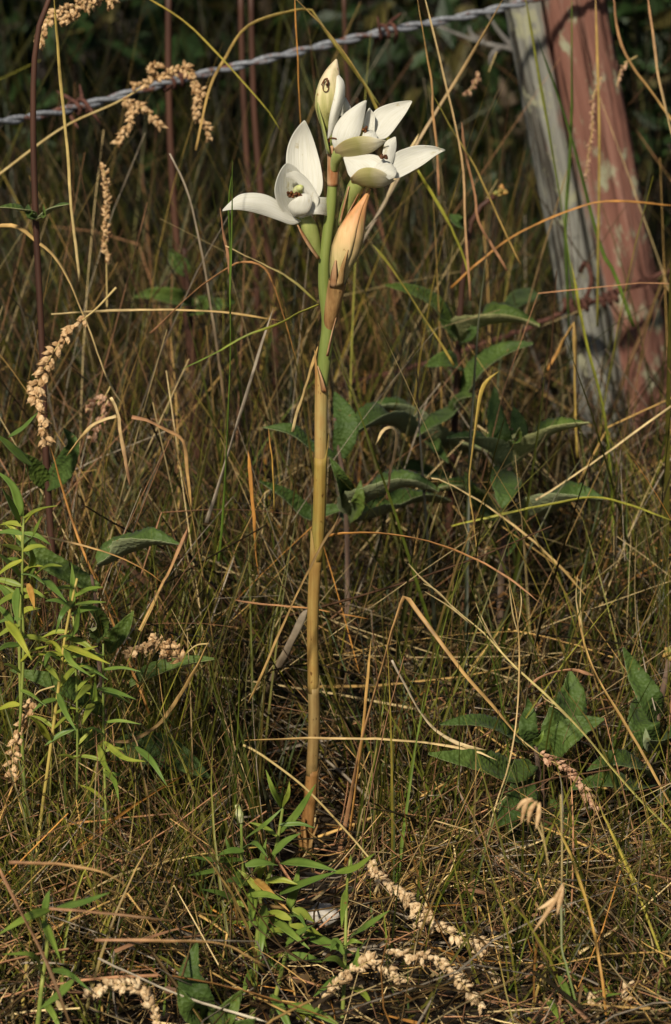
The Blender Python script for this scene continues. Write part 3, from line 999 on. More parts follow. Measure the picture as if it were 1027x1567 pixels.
def build_orchid():
    T = Thing('orchid', O(467, 1302), 'tall orchid with three white flowers and two buds on a tan stem', 'orchid')
    # flowering stem
    cx = [(467, 1310), (470, 1270), (477, 1180), (480.5, 1100), (479, 1050), (478.5, 970), (480.5, 905), (484, 850), (489, 770), (490.5, 700), (491.5, 600),
          (497, 545), (502, 494), (496, 440), (496, 402), (500, 368), (506, 320), (509, 280), (510, 240), (507, 205), (503, 185)]
    wd = [16, 17, 16, 16, 16, 15.4, 15.8, 16.6, 17.4, 17.4, 17.2, 15.5, 18, 19.5, 20.5, 19, 17, 16.5, 15.5, 12, 8]
    P = resample([O(*p) for p in cx], 90)
    R = np.interp(np.linspace(0, 1, 90), np.linspace(0, 1, len(wd)), [mm(q, OY) / 2 for q in wd])
    stem = T.part('stem', tube(P, list(R), 20), 'green_stem')
    # sheaths from the ground up
    sheath(T, 'sheath', [(466.5, 1308), (470, 1268), (476, 1205), (478, 1178)], [20, 20, 19, 18.2], 'brown_sheath', 0.006, 0.5)
    sheath(T, 'sheath', [(477, 1186), (481, 1110), (480, 1052)], [18, 17.8, 17.8], 'sheath_grey', 0.010, 0.2)
    sheath(T, 'sheath', [(480, 1060), (478.5, 980), (480, 912), (484, 848)], [17.6, 17.2, 17.6, 19], 'sheath', 0.014, 3.2)
    sheath(T, 'sheath', [(484, 858), (488, 800), (489.5, 758), (491, 700)], [18.6, 19.2, 19.4, 19.2], 'sheath_green', 0.013, 0.0)
    sheath(T, 'sheath', [(491, 708), (491.2, 640), (492, 585)], [18.8, 19, 19.4], 'sheath_pale', 0.018, 3.0)
    # torn old leaf bases at the foot
    for k, (x0, x1, xt, yt) in enumerate([(456, 464, 452, 1268), (470, 480, 486, 1262), (462, 472, 464, 1250)]):
        T.part('bract', loft(OL([(x0, 1312, -0.005), (x0 + 1, 1290, -0.006), (xt, yt, -0.007)]), OL([(x1, 1312, -0.008), (x1 - 1, 1290, -0.009), (xt + 1, yt, -0.007)]), 10, 3, -0.002, wave=0.0005, seed=k), 'brown_sheath', solid=0.0003)
    sheath(T, 'sheath', [(502, 508, 0.0), (506, 486, -0.002), (510, 465, -0.0045), (513.5, 446, -0.0062), (517, 430, -0.0072)], [13, 20, 23, 25, 27], 'papery', 0.004, 0.8)
    sheath(T, 'sheath', [(509, 284), (510, 250), (509.5, 222)], [15.8, 16.8, 16.5], 'dry_bract', 0.006, 2.0)
    # dry slivers of bract
    T.part('bract', loft(OL([(503, 545, -0.004), (512, 500, -0.004), (517, 478, -0.004)]), OL([(499, 545, -0.006), (507, 510, -0.007), (516, 478, -0.004)]), 10, 3, -0.001), 'dry_bract', solid=0.0004)
    T.part('bract', loft(OL([(492, 600, -0.003), (489, 575, -0.005), (486, 560, -0.004)]), OL([(500, 600, -0.006), (494, 580, -0.007), (487, 560, -0.004)]), 10, 3, -0.001), 'dry_bract', solid=0.0004)

    # ---------------- left flower
    f1 = T.part('flower', tube(resample(OL([(489, 395, 0), (481, 372, -0.001), (474, 350, -0.002), (467, 332, -0.003)]), 12), [mm(q, OY) for q in (4, 8, 11.5, 12.5, 9)], 16), 'ovary', label='left flower facing the camera on a green ovary')
    PT = 0.00035

    def pet(L, R, mat='petal', bulge=0.0, name='petal', par=f1, wave=0.00045, seed=0, bp=1.0):
        uv = [(j / 10 + seed, i / 19) for i in range(20) for j in range(11)]
        return T.part(name, loft(OL(L), OL(R), 20, 10, bulge, bp, wave, seed), mat, par, solid=PT, subsurf=1, uv=uv)

    pet([(452, 318, 0.004), (443, 290, 0.006), (437.5, 252, 0.010), (440, 224, 0.013), (449, 203, 0.014), (463, 186, 0.013), (466, 184, 0.013)],
        [(470, 316, 0.004), (489, 302, 0.006), (494.5, 283, 0.007), (492, 258, 0.010), (486.5, 234, 0.013), (477, 205, 0.014), (467.5, 185, 0.013)], bulge=0.0033, name='sepal', seed=1)
    pet([(452, 333, -0.004), (441, 323, -0.006), (424, 306, -0.008), (409, 298, -0.010), (390, 295, -0.012), (366, 298, -0.014), (348, 313, -0.016), (340, 321.5, -0.016)],
        [(462, 338, -0.005), (448, 344, -0.008), (428, 338, -0.011), (404, 330.5, -0.013), (384, 325, -0.015), (366, 321.5, -0.016), (350, 321, -0.016), (340.5, 322.5, -0.016)], bulge=-0.0022, name='sepal', seed=2)
    pet([(466, 316, -0.004), (477, 305, -0.005), (487, 301, -0.004), (498, 302, 0.0), (506, 304, 0.006)],
        [(460, 336, -0.006), (472, 330, -0.009), (484, 327.5, -0.010), (494, 329, -0.007), (504, 332, 0.001)], bulge=-0.0017, name='sepal', seed=3)
    # hood of two petals over the column: a broad cup on the left and a rolled flap on the right
    pet([(447, 331, -0.006), (431, 323, -0.011), (422, 306, -0.014), (420, 288, -0.014), (425, 268, -0.011), (433, 254, -0.007), (439, 249.5, -0.005)],
        [(470, 326, 0.003), (472, 310, 0.004), (470, 295, 0.004), (467, 279, 0.002), (462, 266, 0.0), (452, 255, -0.003), (441, 249.5, -0.005)], bulge=0.0033, seed=4)
    pet([(455, 333, -0.006), (466, 322, -0.004), (472, 309, -0.005), (467, 297, -0.006), (456, 281, -0.008), (447, 274, -0.009), (438, 272, -0.010)],
        [(466, 333, -0.008), (484, 318, -0.009), (488, 303, -0.007), (480, 286, -0.006), (467, 270, -0.006), (453, 262, -0.008), (438, 266, -0.010)], bulge=-0.0017, seed=5)
    # lip
    pet([(449, 331, -0.010), (442, 321, -0.012), (441, 313, -0.013), (449, 305, -0.014), (459, 297, -0.013)],
        [(456, 332, -0.010), (471, 325, -0.013), (478, 310, -0.014), (475, 300, -0.014), (466, 295.5, -0.013)], bulge=-0.0022, name='lip', seed=7)
    r = np.random.RandomState(5)
    ov = tube(resample(OL([(456, 304, 0.001), (456, 291, -0.004), (461, 286, -0.009)]), 7), [mm(6, OY), mm(7.5, OY), mm(4, OY)], 12)
    T.part('column', ov, 'column', f1)
    cal = []
    for k in range(16):
        c = O(448.5 + r.uniform(-9, 9), 298.5 + r.uniform(-3, 4.5), -0.014 + r.uniform(-0.001, 0.001))
        d = nrm(r.randn(3) + np.array([0, -1.2, 0.4]))
        cal.append(tube([c, c + d * 0.0012, c + d * 0.0022], [0.0008, 0.0009, 0.0003], 6))
    T.part('callus', merge(*cal), 'callus', f1)
    T.part('bract', loft(OL([(490, 396, -0.003), (478, 378, -0.006), (466, 359, -0.008), (456, 344, -0.007)]), OL([(485, 396, -0.006), (472, 378, -0.009), (461, 359, -0.010), (455, 344, -0.008)]), 12, 4, -0.001), 'dry_bract', solid=0.0004)
    T.part('bract', loft(OL([(487, 388, 0.003), (485, 370, 0.004), (482, 352, 0.004)]), OL([(492, 388, 0.003), (487, 370, 0.004), (483, 352, 0.004)]), 8, 3, 0.001), 'dry_bract', solid=0.0004)

    # ---------------- upper right flower
    f2 = T.part('flower', tube(resample(OL([(511, 262, -0.001), (513, 248, -0.004), (518, 236, -0.007), (528, 226, -0.008)]), 10), [mm(q, OY) for q in (5, 7, 9, 8)], 14), 'ovary', label='upper flower opening to the right below the top bud')

    def pet2(*a, **k):
        return pet(*a, par=f2, **k)

    pet2([(562, 202, 0.002), (566, 184, 0.004), (573, 169, 0.006), (587, 161.5, 0.007), (604, 157, 0.008), (620, 154.5, 0.008), (630, 154, 0.008)],
         [(570, 212, -0.006), (588, 212, -0.007), (596, 207, -0.005), (604, 198, -0.002), (613, 186, 0.001), (622, 173, 0.005), (631, 155, 0.008)], bulge=0.0028, name='sepal', seed=11)
    pet2([(511, 228, -0.010), (507.5, 214, -0.010), (511, 195, -0.009), (524, 176, -0.008), (543, 162, -0.007), (556, 155, -0.006), (560, 153.5, -0.006)],
         [(535, 222, -0.014), (549, 210, -0.013), (554, 196, -0.011), (557, 183, -0.009), (559.5, 170, -0.007), (560.5, 160, -0.006), (561.5, 154, -0.006)], bulge=-0.0033, name='sepal', seed=12)
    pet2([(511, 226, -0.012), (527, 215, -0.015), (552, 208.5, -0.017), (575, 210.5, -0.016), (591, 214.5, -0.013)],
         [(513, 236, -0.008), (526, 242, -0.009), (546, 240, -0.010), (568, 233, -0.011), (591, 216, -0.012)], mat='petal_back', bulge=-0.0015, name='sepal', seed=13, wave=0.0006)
    pet2([(555, 206, -0.004), (556, 190, -0.002), (559, 175, 0.0), (565, 165, 0.001)],
         [(573, 206, -0.004), (574, 190, -0.003), (573, 175, -0.001), (566, 165, 0.001)], bulge=0.0017, seed=14)
    pet2([(518, 178, 0.004), (523, 160, 0.004), (528, 149.5, 0.004)], [(533, 176, 0.003), (537, 164, 0.003), (529, 149.5, 0.004)], bulge=-0.002, seed=15)
    pet2([(553, 210, -0.013), (556, 203, -0.010), (560, 199, -0.008)], [(578, 211, -0.013), (575, 203, -0.010), (570, 199, -0.007)], bulge=-0.002, name='lip', seed=16)
    cal = []
    for k in range(9):
        c = O(558.5 + r.uniform(-3.5, 4), 198 + r.uniform(-3.5, 3), -0.010 + r.uniform(-0.001, 0.001))
        d = nrm(r.randn(3) + np.array([0, -0.8, 0.6]))
        cal.append(tube([c, c + d * 0.001, c + d * 0.0019], [0.0006, 0.0007, 0.0003], 6))
    T.part('callus', merge(*cal), 'callus', f2)

    # ---------------- lower right flower
    f3 = T.part('flower', tube(resample(OL([(522, 345, -0.001), (528, 325, -0.003), (537, 304, -0.006), (547, 282, -0.010), (556, 272, -0.012)]), 12), [mm(q, OY) for q in (5, 8, 10, 13, 11)], 16), 'ovary', label='lower right flower with a long pointed sepal')

    def pet3(*a, **k):
        return pet(*a, par=f3, **k)

    pet3([(594, 246, -0.010), (606, 233, -0.008), (618, 228, -0.006), (637, 223, -0.004), (660, 222.5, -0.003), (674, 226, -0.002), (681.5, 229, -0.002)],
         [(598, 272, -0.016), (610, 272, -0.016), (625, 265.5, -0.013), (645, 254.5, -0.009), (664, 240, -0.005), (675, 233, -0.003), (682, 230, -0.002)], bulge=0.0028, name='sepal', seed=21)
    pet3([(540, 276, -0.016), (533, 267, -0.014), (529, 255, -0.012), (526, 244, -0.010), (525.5, 240.5, -0.010)],
         [(588, 260, -0.020), (590, 245, -0.016), (572, 236, -0.012), (545, 238.5, -0.010), (527, 240, -0.010)], bulge=-0.0022, name='sepal', seed=22)
    pet3([(585, 252, -0.013), (585, 236, -0.010), (590, 217, -0.007), (604, 209, -0.006)],
         [(600, 252, -0.012), (604, 240, -0.009), (607, 224, -0.007), (606, 209, -0.006)], bulge=-0.0017, seed=23)
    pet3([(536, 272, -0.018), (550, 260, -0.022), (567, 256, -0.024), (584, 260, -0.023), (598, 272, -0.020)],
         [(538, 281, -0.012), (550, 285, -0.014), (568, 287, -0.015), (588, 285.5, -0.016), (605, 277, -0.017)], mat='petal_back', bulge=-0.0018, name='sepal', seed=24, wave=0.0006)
    pet3([(572, 256, -0.020), (580, 248, -0.018), (590, 246, -0.016), (599, 250, -0.016)],
         [(596, 276, -0.022), (603, 272, -0.022), (607, 265, -0.020), (606, 258, -0.018)], bulge=-0.0017, name='lip', seed=25)
    cal = []
    for k in range(10):
        c = O(587 + r.uniform(-6, 6), 240.5 + r.uniform(-3, 4), -0.0195 + r.uniform(-0.001, 0.001))
        d = nrm(r.randn(3) + np.array([0, -0.8, 0.6]))
        cal.append(tube([c, c + d * 0.001, c + d * 0.0019], [0.0006, 0.0007, 0.0003], 6))
    T.part('callus', merge(*cal), 'callus', f3)
    for (a, b) in (([(519, 342, -0.005), (524, 318, -0.008), (533, 285, -0.012)], [(521, 342, -0.006), (527, 318, -0.010), (535, 285, -0.013)]),
                   ([(524, 342, -0.007), (540, 312, -0.011), (555, 284, -0.013)], [(528, 338, -0.006), (544, 308, -0.009), (556, 284, -0.012)])):
        T.part('bract', loft(OL(a), OL(b), 10, 3, -0.0005), 'dry_bract', solid=0.0004)

    # ---------------- top bud
    pts = resample(OL([(501, 200, 0), (497, 180, 0), (500, 155, -0.001), (504, 130, -0.001), (510, 108, 0.0), (515, 90.5, 0.001)]), 16)
    bud = T.part('bud', tube(pts, [mm(q, OY) for q in (5, 9.5, 16.5, 18, 15.5, 10.5, 1.2)], 18), 'green_bud', label='pale green top bud with a white edge')
    T.part('petal', loft(OL([(501, 214, -0.006), (504, 178, -0.010), (512, 143, -0.009), (515.5, 114, -0.003)]), OL([(512, 200, -0.006), (523, 166, -0.005), (528, 147, -0.004), (527, 125, -0.003), (517, 113, -0.002)]), 16, 8, -0.004), 'petal', bud, solid=PT, subsurf=1)
    ang = np.linspace(0, 6.6, 24)
    ring = np.array([O(498.5 + 4.2 * math.cos(a) + 0.8 * math.sin(2 * a), 131 + 9.5 * math.sin(a), -0.0072 - 0.0004 * math.sin(a)) for a in ang])
    T.part('blemish', merge(tube(ring, 0.00026, 5), tube(resample(OL([(500, 121, -0.0075), (502, 126, -0.0078), (499, 131, -0.008)]), 6), 0.0006, 5), tube(resample(OL([(492, 130, -0.006), (497, 121, -0.0072), (502, 120, -0.0072)]), 6), 0.0003, 5)), 'callus', bud)
    T.part('bract', loft(OL([(500, 235, -0.003), (492, 195, -0.004), (485, 165, -0.003), (484, 138, -0.001)]), OL([(505, 235, -0.006), (497, 196, -0.007), (489, 166, -0.006), (485, 138, -0.002)]), 12, 4, -0.001), 'ovary', solid=0.0004)
    T.part('blemish', tube(resample(OL([(504, 219, -0.009), (505, 212, -0.0095), (512, 211.5, -0.012), (515, 213, -0.0125)]), 10), 0.0004, 5), 'callus', f2)

    # ---------------- orange bud
    pts = resample(OL([(514, 450, -0.006), (517.5, 430, -0.007), (521, 410, -0.008), (530, 380, -0.009), (541, 347, -0.010), (553, 318, -0.010), (562, 300, -0.009), (567, 289, -0.008)]), 20)
    T.part('bud', tube(pts, [mm(q, OY) for q in (8, 12.0, 17.5, 21.5, 20.5, 14, 6.5, 0.8)], 20), 'orange_bud', label='pointed orange bud in a brown sheath')
    # overlapping sepal edge lying on the bud
    rb = np.interp(np.linspace(0, 1, 20), np.linspace(0, 1, 8), [mm(q, OY) for q in (8, 12.0, 17.5, 21.5, 20.5, 14, 6.5, 0.8)])

    def on_bud(i, fr):
        tg = nrm(pts[min(i + 1, 19)] - pts[max(i - 1, 0)])
        sd2 = nrm(np.cross(tg, [0, -1, 0])) * -1
        sd2 = sd2 if sd2[0] > 0 else -sd2
        return pts[i] + (rb[i] * 1.02 + 0.0002) * (fr * sd2 + math.sqrt(max(0, 1 - fr * fr)) * np.array([0, -1.0, 0]))
    rows = list(range(2, 20))
    VV, FF = [], []
    for a_, i in enumerate(rows):
        edge = 0.42 - 0.5 * (a_ / 17) ** 2
        for j in range(9):
            VV.append(on_bud(i, -0.98 + (edge + 0.98) * j / 8))
    for a_ in range(len(rows) - 1):
        for j in range(8):
            FF.append((a_ * 9 + j, a_ * 9 + j + 1, a_ * 9 + j + 10, a_ * 9 + j + 9))
    T.part('sepal', (VV, FF), 'orange_bud', solid=0.00035)
    sp = loft(OL([(514, 440, -0.0125), (521, 410, -0.0165), (532, 382, -0.0172)]), OL([(526, 438, -0.0125), (528, 410, -0.0165), (533, 382, -0.0172)]), 8, 3, -0.0008)
    T.part('bract', sp, 'papery', solid=0.0004)
    sp = loft(OL([(505, 440, -0.0105), (507, 418, -0.0125), (513, 398, -0.0145)]), OL([(515, 440, -0.0125), (515, 418, -0.0157), (514.5, 398, -0.0155)]), 8, 3, -0.0008)
    T.part('bract', sp, 'dry_bract', solid=0.0004)


build_orchid()

# ------------------------------------------------------------------ broad-leaved sage plants


def plant(name, label, cat, stem_px, stem_w, stem_mat, leaves, group=None, mats=('sage_top', 'sage_under'), seed=0, ground=True, head=None, extra_stems=(), extra_leaves=()):
    """stem_px: (px, py, Y) base first; leaves: dict per leaf with midrib px points"""
    pts = [at(*p) for p in stem_px]
    if ground:
        b = pts[0].copy()
        b[2] = -0.01
        b[1] += 0.01
        pts = [b] + pts
    T = Thing(name, pts[0], label, cat, group)
    Y0 = stem_px[0][2]
    P = resample(pts, 30)
    T.part('stem', tube(P, [mm(q, Y0) / 2 for q in stem_w], 9), stem_mat)
    for es in extra_stems:
        e = [at(*p) for p in es['p']]
        T.part('stem', tube(resample(e, 16), [mm(q, Y0) / 2 for q in es['w']], 7), es.get('m', stem_mat))
    for k, lf in enumerate(leaves):
        p = [at(*q) for q in lf['p']]
        wdt = mm(lf['w'], np.mean([q[2] for q in lf['p']])) * (2.1 if ('n' not in lf and lf.get('prof') != 'long') else (1.15 if lf.get('prof') != 'long' else 1.0))
        sg = lf.get('prof') == 'long'
        vf = leaf(p, wdt, lf.get('n', (0, -0.15, 1)), lf.get('fold', 0.75), lf.get('nl', 22 if not sg else 11), 6 if not sg else 4, lf.get('prof', 'lance'), 0.035 if not sg else 0.0,
                  lf.get('wave', 0.03), 0.0004, seed * 50 + k, lf.get('twist', 0.0))
        T.part('leaf', vf, lf.get('m', mats))
    rl = np.random.RandomState(seed + 900)
    for (x0, ya, x1, yb, cnt, Ye, lw) in extra_leaves:
        for k in range(cnt):
            t = (k + rl.rand()) / cnt
            sx, sy = x0 + (x1 - x0) * t, ya + (yb - ya) * t
            sgn = 1 if k % 2 else -1
            ln = rl.uniform(28, 62)
            el = rl.uniform(-0.7, 0.9)
            ex, ey = sx + sgn * ln * math.cos(el), sy - ln * math.sin(el)
            dY = rl.uniform(-0.02, 0.012)
            vf = leaf([at(sx, sy, Ye), at((sx + ex) / 2 + rl.randn() * 2, (sy + ey) / 2 - 4, Ye + dY * 0.5), at(ex, ey, Ye + dY)], mm(lw * rl.uniform(0.7, 1.2), Ye), (0.2 * rl.randn(), -0.7, 0.7), 0.3, 10, 4, 'long', 0, 0.03, 0.0004, k + seed, rl.randn() * 0.5)
            T.part('leaf', vf, ('yellow_leaf', 'yellow_leaf') if rl.rand() < 0.6 else ('willow_top', 'willow_under'))
    if head:
        bits = []
        r = np.random.RandomState(seed)
        c = at(*head[0])
        rd = mm(head[1], head[0][2])
        for k in range(16):
            d = nrm(r.randn(3) + np.array([0.3, -0.3, 0.2])) * rd * (0.4 + 0.5 * r.rand())
            bits.append(tube([c + d * 0.2, c + d * 0.7, c + d * 1.15], [rd * 0.18, rd * 0.34, rd * 0.08], 7))
        T.part('flower_head', merge(*bits), 'flower_head')
    return T


def LF(w, *p, **k):
    d = dict(w=w, p=list(p))
    d.update(k)
    return d


UPF = (0, -0.8, 0.5)      # blade turned to the camera
FLAT = (0, -0.35, 1)
yA = 1.86
plant('sage_plant', 'tall broad-leaved herb with brown stem and bud cluster between orchid and post', 'plant',
      [(688, 800, yA), (696, 650, yA), (705, 468, yA), (711, 410, yA), (722, 338, yA), (740, 312, yA), (757, 300, yA)], [11, 12, 11, 10, 9, 8], 'red_stem', [
          LF(30, (697, 520, yA), (668, 470, yA - .02), (630, 445, yA - .04), (589, 436, yA - .05), n=(0.25, -0.7, 0.6), fold=0.35),
          LF(38, (704, 524, yA), (735, 502, yA - .02), (775, 492, yA - .03), (826, 500, yA - .04)),
          LF(46, (708, 614, yA), (735, 570, yA - .01), (772, 540, yA - .02), (816, 526, yA - .02), n=(-0.2, -0.5, 0.8), fold=0.5),
          LF(22, (708, 525, yA), (722, 510, yA - .02), (734, 486, yA - .02), n=UPF, fold=0.5),
          LF(24, (702, 520, yA), (690, 505, yA - .02), (672, 488, yA - .03), n=UPF, fold=0.4),
          LF(30, (820, 448, yA + .15), (790, 462, yA + .1), (765, 485, yA + .06), n=UPF, fold=0.4),
          LF(36, (700, 625, yA), (680, 640, yA - .04), (655, 655, yA - .06), (638, 668, yA - .07), n=(-0.3, -0.7, 0.6), fold=0.5),
          LF(36, (690, 690, yA), (655, 672, yA - .02), (610, 632, yA - .04), (553, 625, yA - .05)),
          LF(36, (628, 668, yA - .05), (590, 648, yA - .08), (550, 662, yA - .1), (512, 697, yA - .1)),
          LF(24, (692, 640, yA), (706, 612, yA - .03), (728, 605, yA - .05), n=UPF),
          LF(26, (650, 665, yA), (670, 690, yA - .03), (686, 708, yA - .05), n=UPF),
          LF(34, (700, 700, yA), (725, 690, yA - .02), (752, 700, yA - .03), (772, 722, yA - .03)),
          LF(34, (694, 735, yA), (660, 728, yA - .02), (625, 716, yA - .03), (590, 722, yA - .03), n=(0, -0.5, 0.8), fold=0.5),
          LF(30, (704, 560, yA), (680, 552, yA - .02), (650, 560, yA - .03), n=UPF, fold=0.4),
          LF(22, (712, 350, yA), (700, 340, yA - .01), (688, 328, yA), n=UPF),
      ], seed=1, head=((767, 294, yA), 13))
yB = 1.74
plant('sage_plant', 'short broad-leaved herb with upright leaf tuft in front of the post foot', 'plant',
      [(768, 862, yB), (771, 836, yB), (775, 764, yB), (781, 690, yB), (783, 655, yB)], [11, 11, 10, 9, 6], 'mauve_stem', [
          LF(32, (778, 712, yB), (764, 668, yB - .01), (757, 628, yB), (757, 592, yB + .01), n=(0.2, -1, 0.1), fold=0.35),
          LF(34, (787, 714, yB), (815, 688, yB - .02), (855, 660, yB - .03), (903, 648, yB - .04)),
          LF(44, (776, 718, yB), (773, 735, yB - .03), (771, 757, yB - .055), (768, 778, yB - .06), n=(0, -1, 0.25), fold=0.25, prof='round'),
          LF(30, (772, 720, yB), (748, 690, yB - .02), (715, 674, yB - .03), (683, 670, yB - .03)),
          LF(48, (782, 812, yB), (820, 796, yB - .02), (870, 770, yB - .04), (925, 762, yB - .05)),
          LF(34, (760, 800, yB), (735, 772, yB - .01), (700, 752, yB - .02), (660, 750, yB - .02)),
          LF(26, (785, 690, yB), (794, 660, yB), (786, 622, yB + .01), n=UPF, fold=0.4),
          LF(20, (781, 690, yB), (792, 672, yB - .03), (795, 655, yB - .04), n=UPF, prof='round'),
          LF(36, (762, 790, yB), (740, 780, yB - .03), (722, 752, yB - .05), (712, 722, yB - .05), n=UPF, fold=0.4),
          LF(30, (774, 850, yB), (790, 800, yB + .02), (800, 770, yB + .03), n=UPF),
      ], seed=2)
yF = 1.68
plant('sage_plant', 'broad-leaved herb behind the middle of the orchid stem, leaves arching to both sides', 'plant',
      [(532, 862, yF), (530, 800, yF), (528, 745, yF), (520, 700, yF), (512, 640, yF)], [9, 9, 8, 7, 5], 'mauve_stem', [
          LF(42, (534, 790, yF), (570, 765, yF - .02), (620, 745, yF - .03), (672, 752, yF - .03)),
          LF(40, (530, 800, yF), (580, 790, yF + .04), (630, 770, yF + .06), (690, 768, yF + .08)),
          LF(34, (512, 700, yF), (478, 690, yF - .01), (445, 662, yF - .02), (402, 654, yF - .02), n=(0.1, -0.5, 0.9), fold=0.5),
          LF(36, (520, 780, yF), (470, 790, yF), (430, 760, yF - .01), (395, 735, yF - .02), n=(0.3, -0.6, 0.7)),
          LF(34, (528, 770, yF), (520, 730, yF - .03), (505, 700, yF - .03), n=UPF),
          LF(34, (520, 700, yF), (530, 650, yF), (512, 600, yF + .02), n=UPF, fold=0.3),
          LF(30, (535, 800, yF), (548, 770, yF - .03), (552, 735, yF - .03), n=UPF, fold=0.3),
      ], seed=3)
yC = 1.60
plant('sage_plant', 'long red-brown herb stem arching over at its top by the left edge', 'plant',
      [(84, 900, yC), (78, 820, yC), (70, 690, yC), (64, 520, yC), (55, 340, yC), (51, 200, yC), (53, 90, yC), (64, 25, yC), (84, -14, yC), (112, -30, yC)], [11, 11, 11, 11, 10, 10, 9, 8], 'red_stem', [
          LF(22, (53, 336, yC), (35, 322, yC - .01), (-3, 317, yC - .02), n=FLAT, fold=0.5),
          LF(20, (58, 338, yC), (80, 322, yC - .01), (106, 311, yC - .02), n=FLAT, fold=0.5),
          LF(13, (55, 338, yC), (45, 328, yC - .01), (43, 312, yC), n=UPF),
          LF(13, (58, 338, yC), (68, 330, yC - .02), (66, 312, yC - .02), n=UPF),
          LF(34, (72, 745, yC), (98, 720, yC - .01), (112, 680, yC - .02), (97, 655, yC - .02), n=UPF, fold=0.4),
          LF(28, (72, 745, yC), (50, 715, yC - .01), (32, 692, yC - .02), n=UPF, fold=0.4),
      ], seed=4)
yH = 1.47
plant('sage_plant', 'low dark broad-leaved herb among straw left of the orchid', 'plant',
      [(165, 1170, yH), (160, 1080, yH), (150, 1000, yH), (148, 930, yH), (140, 880, yH)], [8, 8, 7, 6, 5], 'mauve_stem', [
          LF(38, (152, 868, yH + .04), (190, 850, yH + .04), (230, 835, yH + .03), (276, 832, yH + .03)),
          LF(32, (148, 985, yH), (155, 955, yH - .02), (140, 932, yH - .03), (118, 922, yH - .03), n=UPF),
          LF(36, (200, 1052, yH), (240, 1032, yH), (285, 1018, yH), (328, 1008, yH), n=(0, -0.4, 0.9)),
          LF(50, (170, 1150, yH), (220, 1145, yH), (270, 1160, yH - .01), (322, 1190, yH - .02), n=UPF, fold=0.3),
          LF(34, (160, 1000, yH), (185, 970, yH), (205, 935, yH), n=UPF),
          LF(34, (162, 1090, yH), (120, 1060, yH - .02), (70, 1040, yH - .03), (15, 1025, yH - .03), n=UPF, fold=0.4),
          LF(40, (165, 1190, yH), (150, 1230, yH - .03), (165, 1275, yH - .05), n=UPF, fold=0.4),
          LF(34, (165, 1150, yH), (130, 1130, yH - .02), (100, 1120, yH - .03), n=UPF, fold=0.4),
          LF(30, (150, 900, yH), (110, 880, yH), (60, 850, yH), (5, 800, yH), n=UPF, fold=0.4),
      ], seed=5)
yD = 1.48
plant('sage_plant', 'green rosette of broad leaves on the right beside the pale bent straw', 'plant',
      [(836, 1250, yD), (830, 1217, yD), (822, 1160, yD), (818, 1130, yD)], [9, 9, 8, 6], 'mauve_stem', [
          LF(32, (815, 1140, yD), (778, 1122, yD - .01), (727, 1104, yD - .03), (673, 1108, yD - .04), n=(0, -0.6, 0.8), fold=0.35),
          LF(46, (815, 1170, yD), (780, 1182, yD - .02), (727, 1166, yD - .04), (656, 1153, yD - .05), n=(0, -0.7, 0.7), fold=0.35),
          LF(28, (812, 1145, yD), (808, 1115, yD - .01), (810, 1088, yD), (806, 1066, yD), n=UPF, fold=0.35),
          LF(60, (836, 1150, yD), (858, 1110, yD), (874, 1070, yD + .02), (872, 1026, yD + .03), n=(0.2, -0.9, 0.3), fold=0.35),
          LF(50, (806, 1190, yD - .01), (796, 1220, yD - .03), (780, 1240, yD - .04), (760, 1268, yD - .05), n=(0.2, -0.9, 0.4), fold=0.3),
          LF(44, (832, 1160, yD - .01), (860, 1130, yD - .02), (890, 1112, yD - .02), (925, 1100, yD - .02), n=(0.1, -0.7, 0.6), fold=0.4),
          LF(15, (820, 1140, yD - .02), (828, 1128, yD - .03), (832, 1118, yD - .03), n=UPF, m=('willow_top', 'willow_under')),
          LF(48, (836, 1230, yD), (860, 1265, yD - .02), (900, 1290, yD - .02), (940, 1300, yD - .02), n=UPF, fold=0.3),
          LF(46, (828, 1240, yD), (800, 1275, yD - .02), (790, 1320, yD - .04), n=UPF, fold=0.3),
      ], seed=6)
yE = 1.50
plant('sage_plant', 'broad-leaved herb with hairy stem and yellow bud cut by the right edge', 'plant',
      [(990, 1310, yE), (996, 1240, yE), (1001, 1150, yE), (1008, 1090, yE), (1018, 1040, yE), (1024, 1010, yE)], [11, 11, 11, 10, 9, 8], 'mauve_stem', [
          LF(38, (1008, 1100, yE), (992, 1068, yE - .01), (973, 1035, yE), (954, 991, yE), n=(0.3, -0.9, 0.3), fold=0.4),
          LF(48, (1000, 1140, yE), (985, 1115, yE - .01), (978, 1085, yE + .01), (980, 1055, yE + .02), n=(0.2, -0.9, 0.3), fold=0.4),
          LF(44, (998, 1190, yE), (970, 1172, yE - .02), (935, 1166, yE - .03), (898, 1180, yE - .04), n=(0, -0.5, 0.9), fold=0.5),
          LF(44, (996, 1200, yE), (960, 1205, yE - .03), (920, 1198, yE - .04), (870, 1208, yE - .05), n=(0, -0.5, 0.9), fold=0.5),
          LF(40, (1003, 1150, yE), (1025, 1130, yE - .02), (1060, 1110, yE - .03), n=(0, -0.6, 0.8)),
          LF(40, (998, 1230, yE), (1025, 1225, yE - .03), (1060, 1230, yE - .04), n=UPF),
          LF(34, (998, 1260, yE), (1015, 1280, yE - .03), (1030, 1310, yE - .04), n=UPF),
          LF(16, (996, 1150, yE - .01), (990, 1135, yE - .02), (988, 1115, yE - .02), n=UPF, fold=0.3, m=('sage_under', 'sage_under')),
      ], seed=7, head=((1024, 998, yE), 14))
yL = 1.26
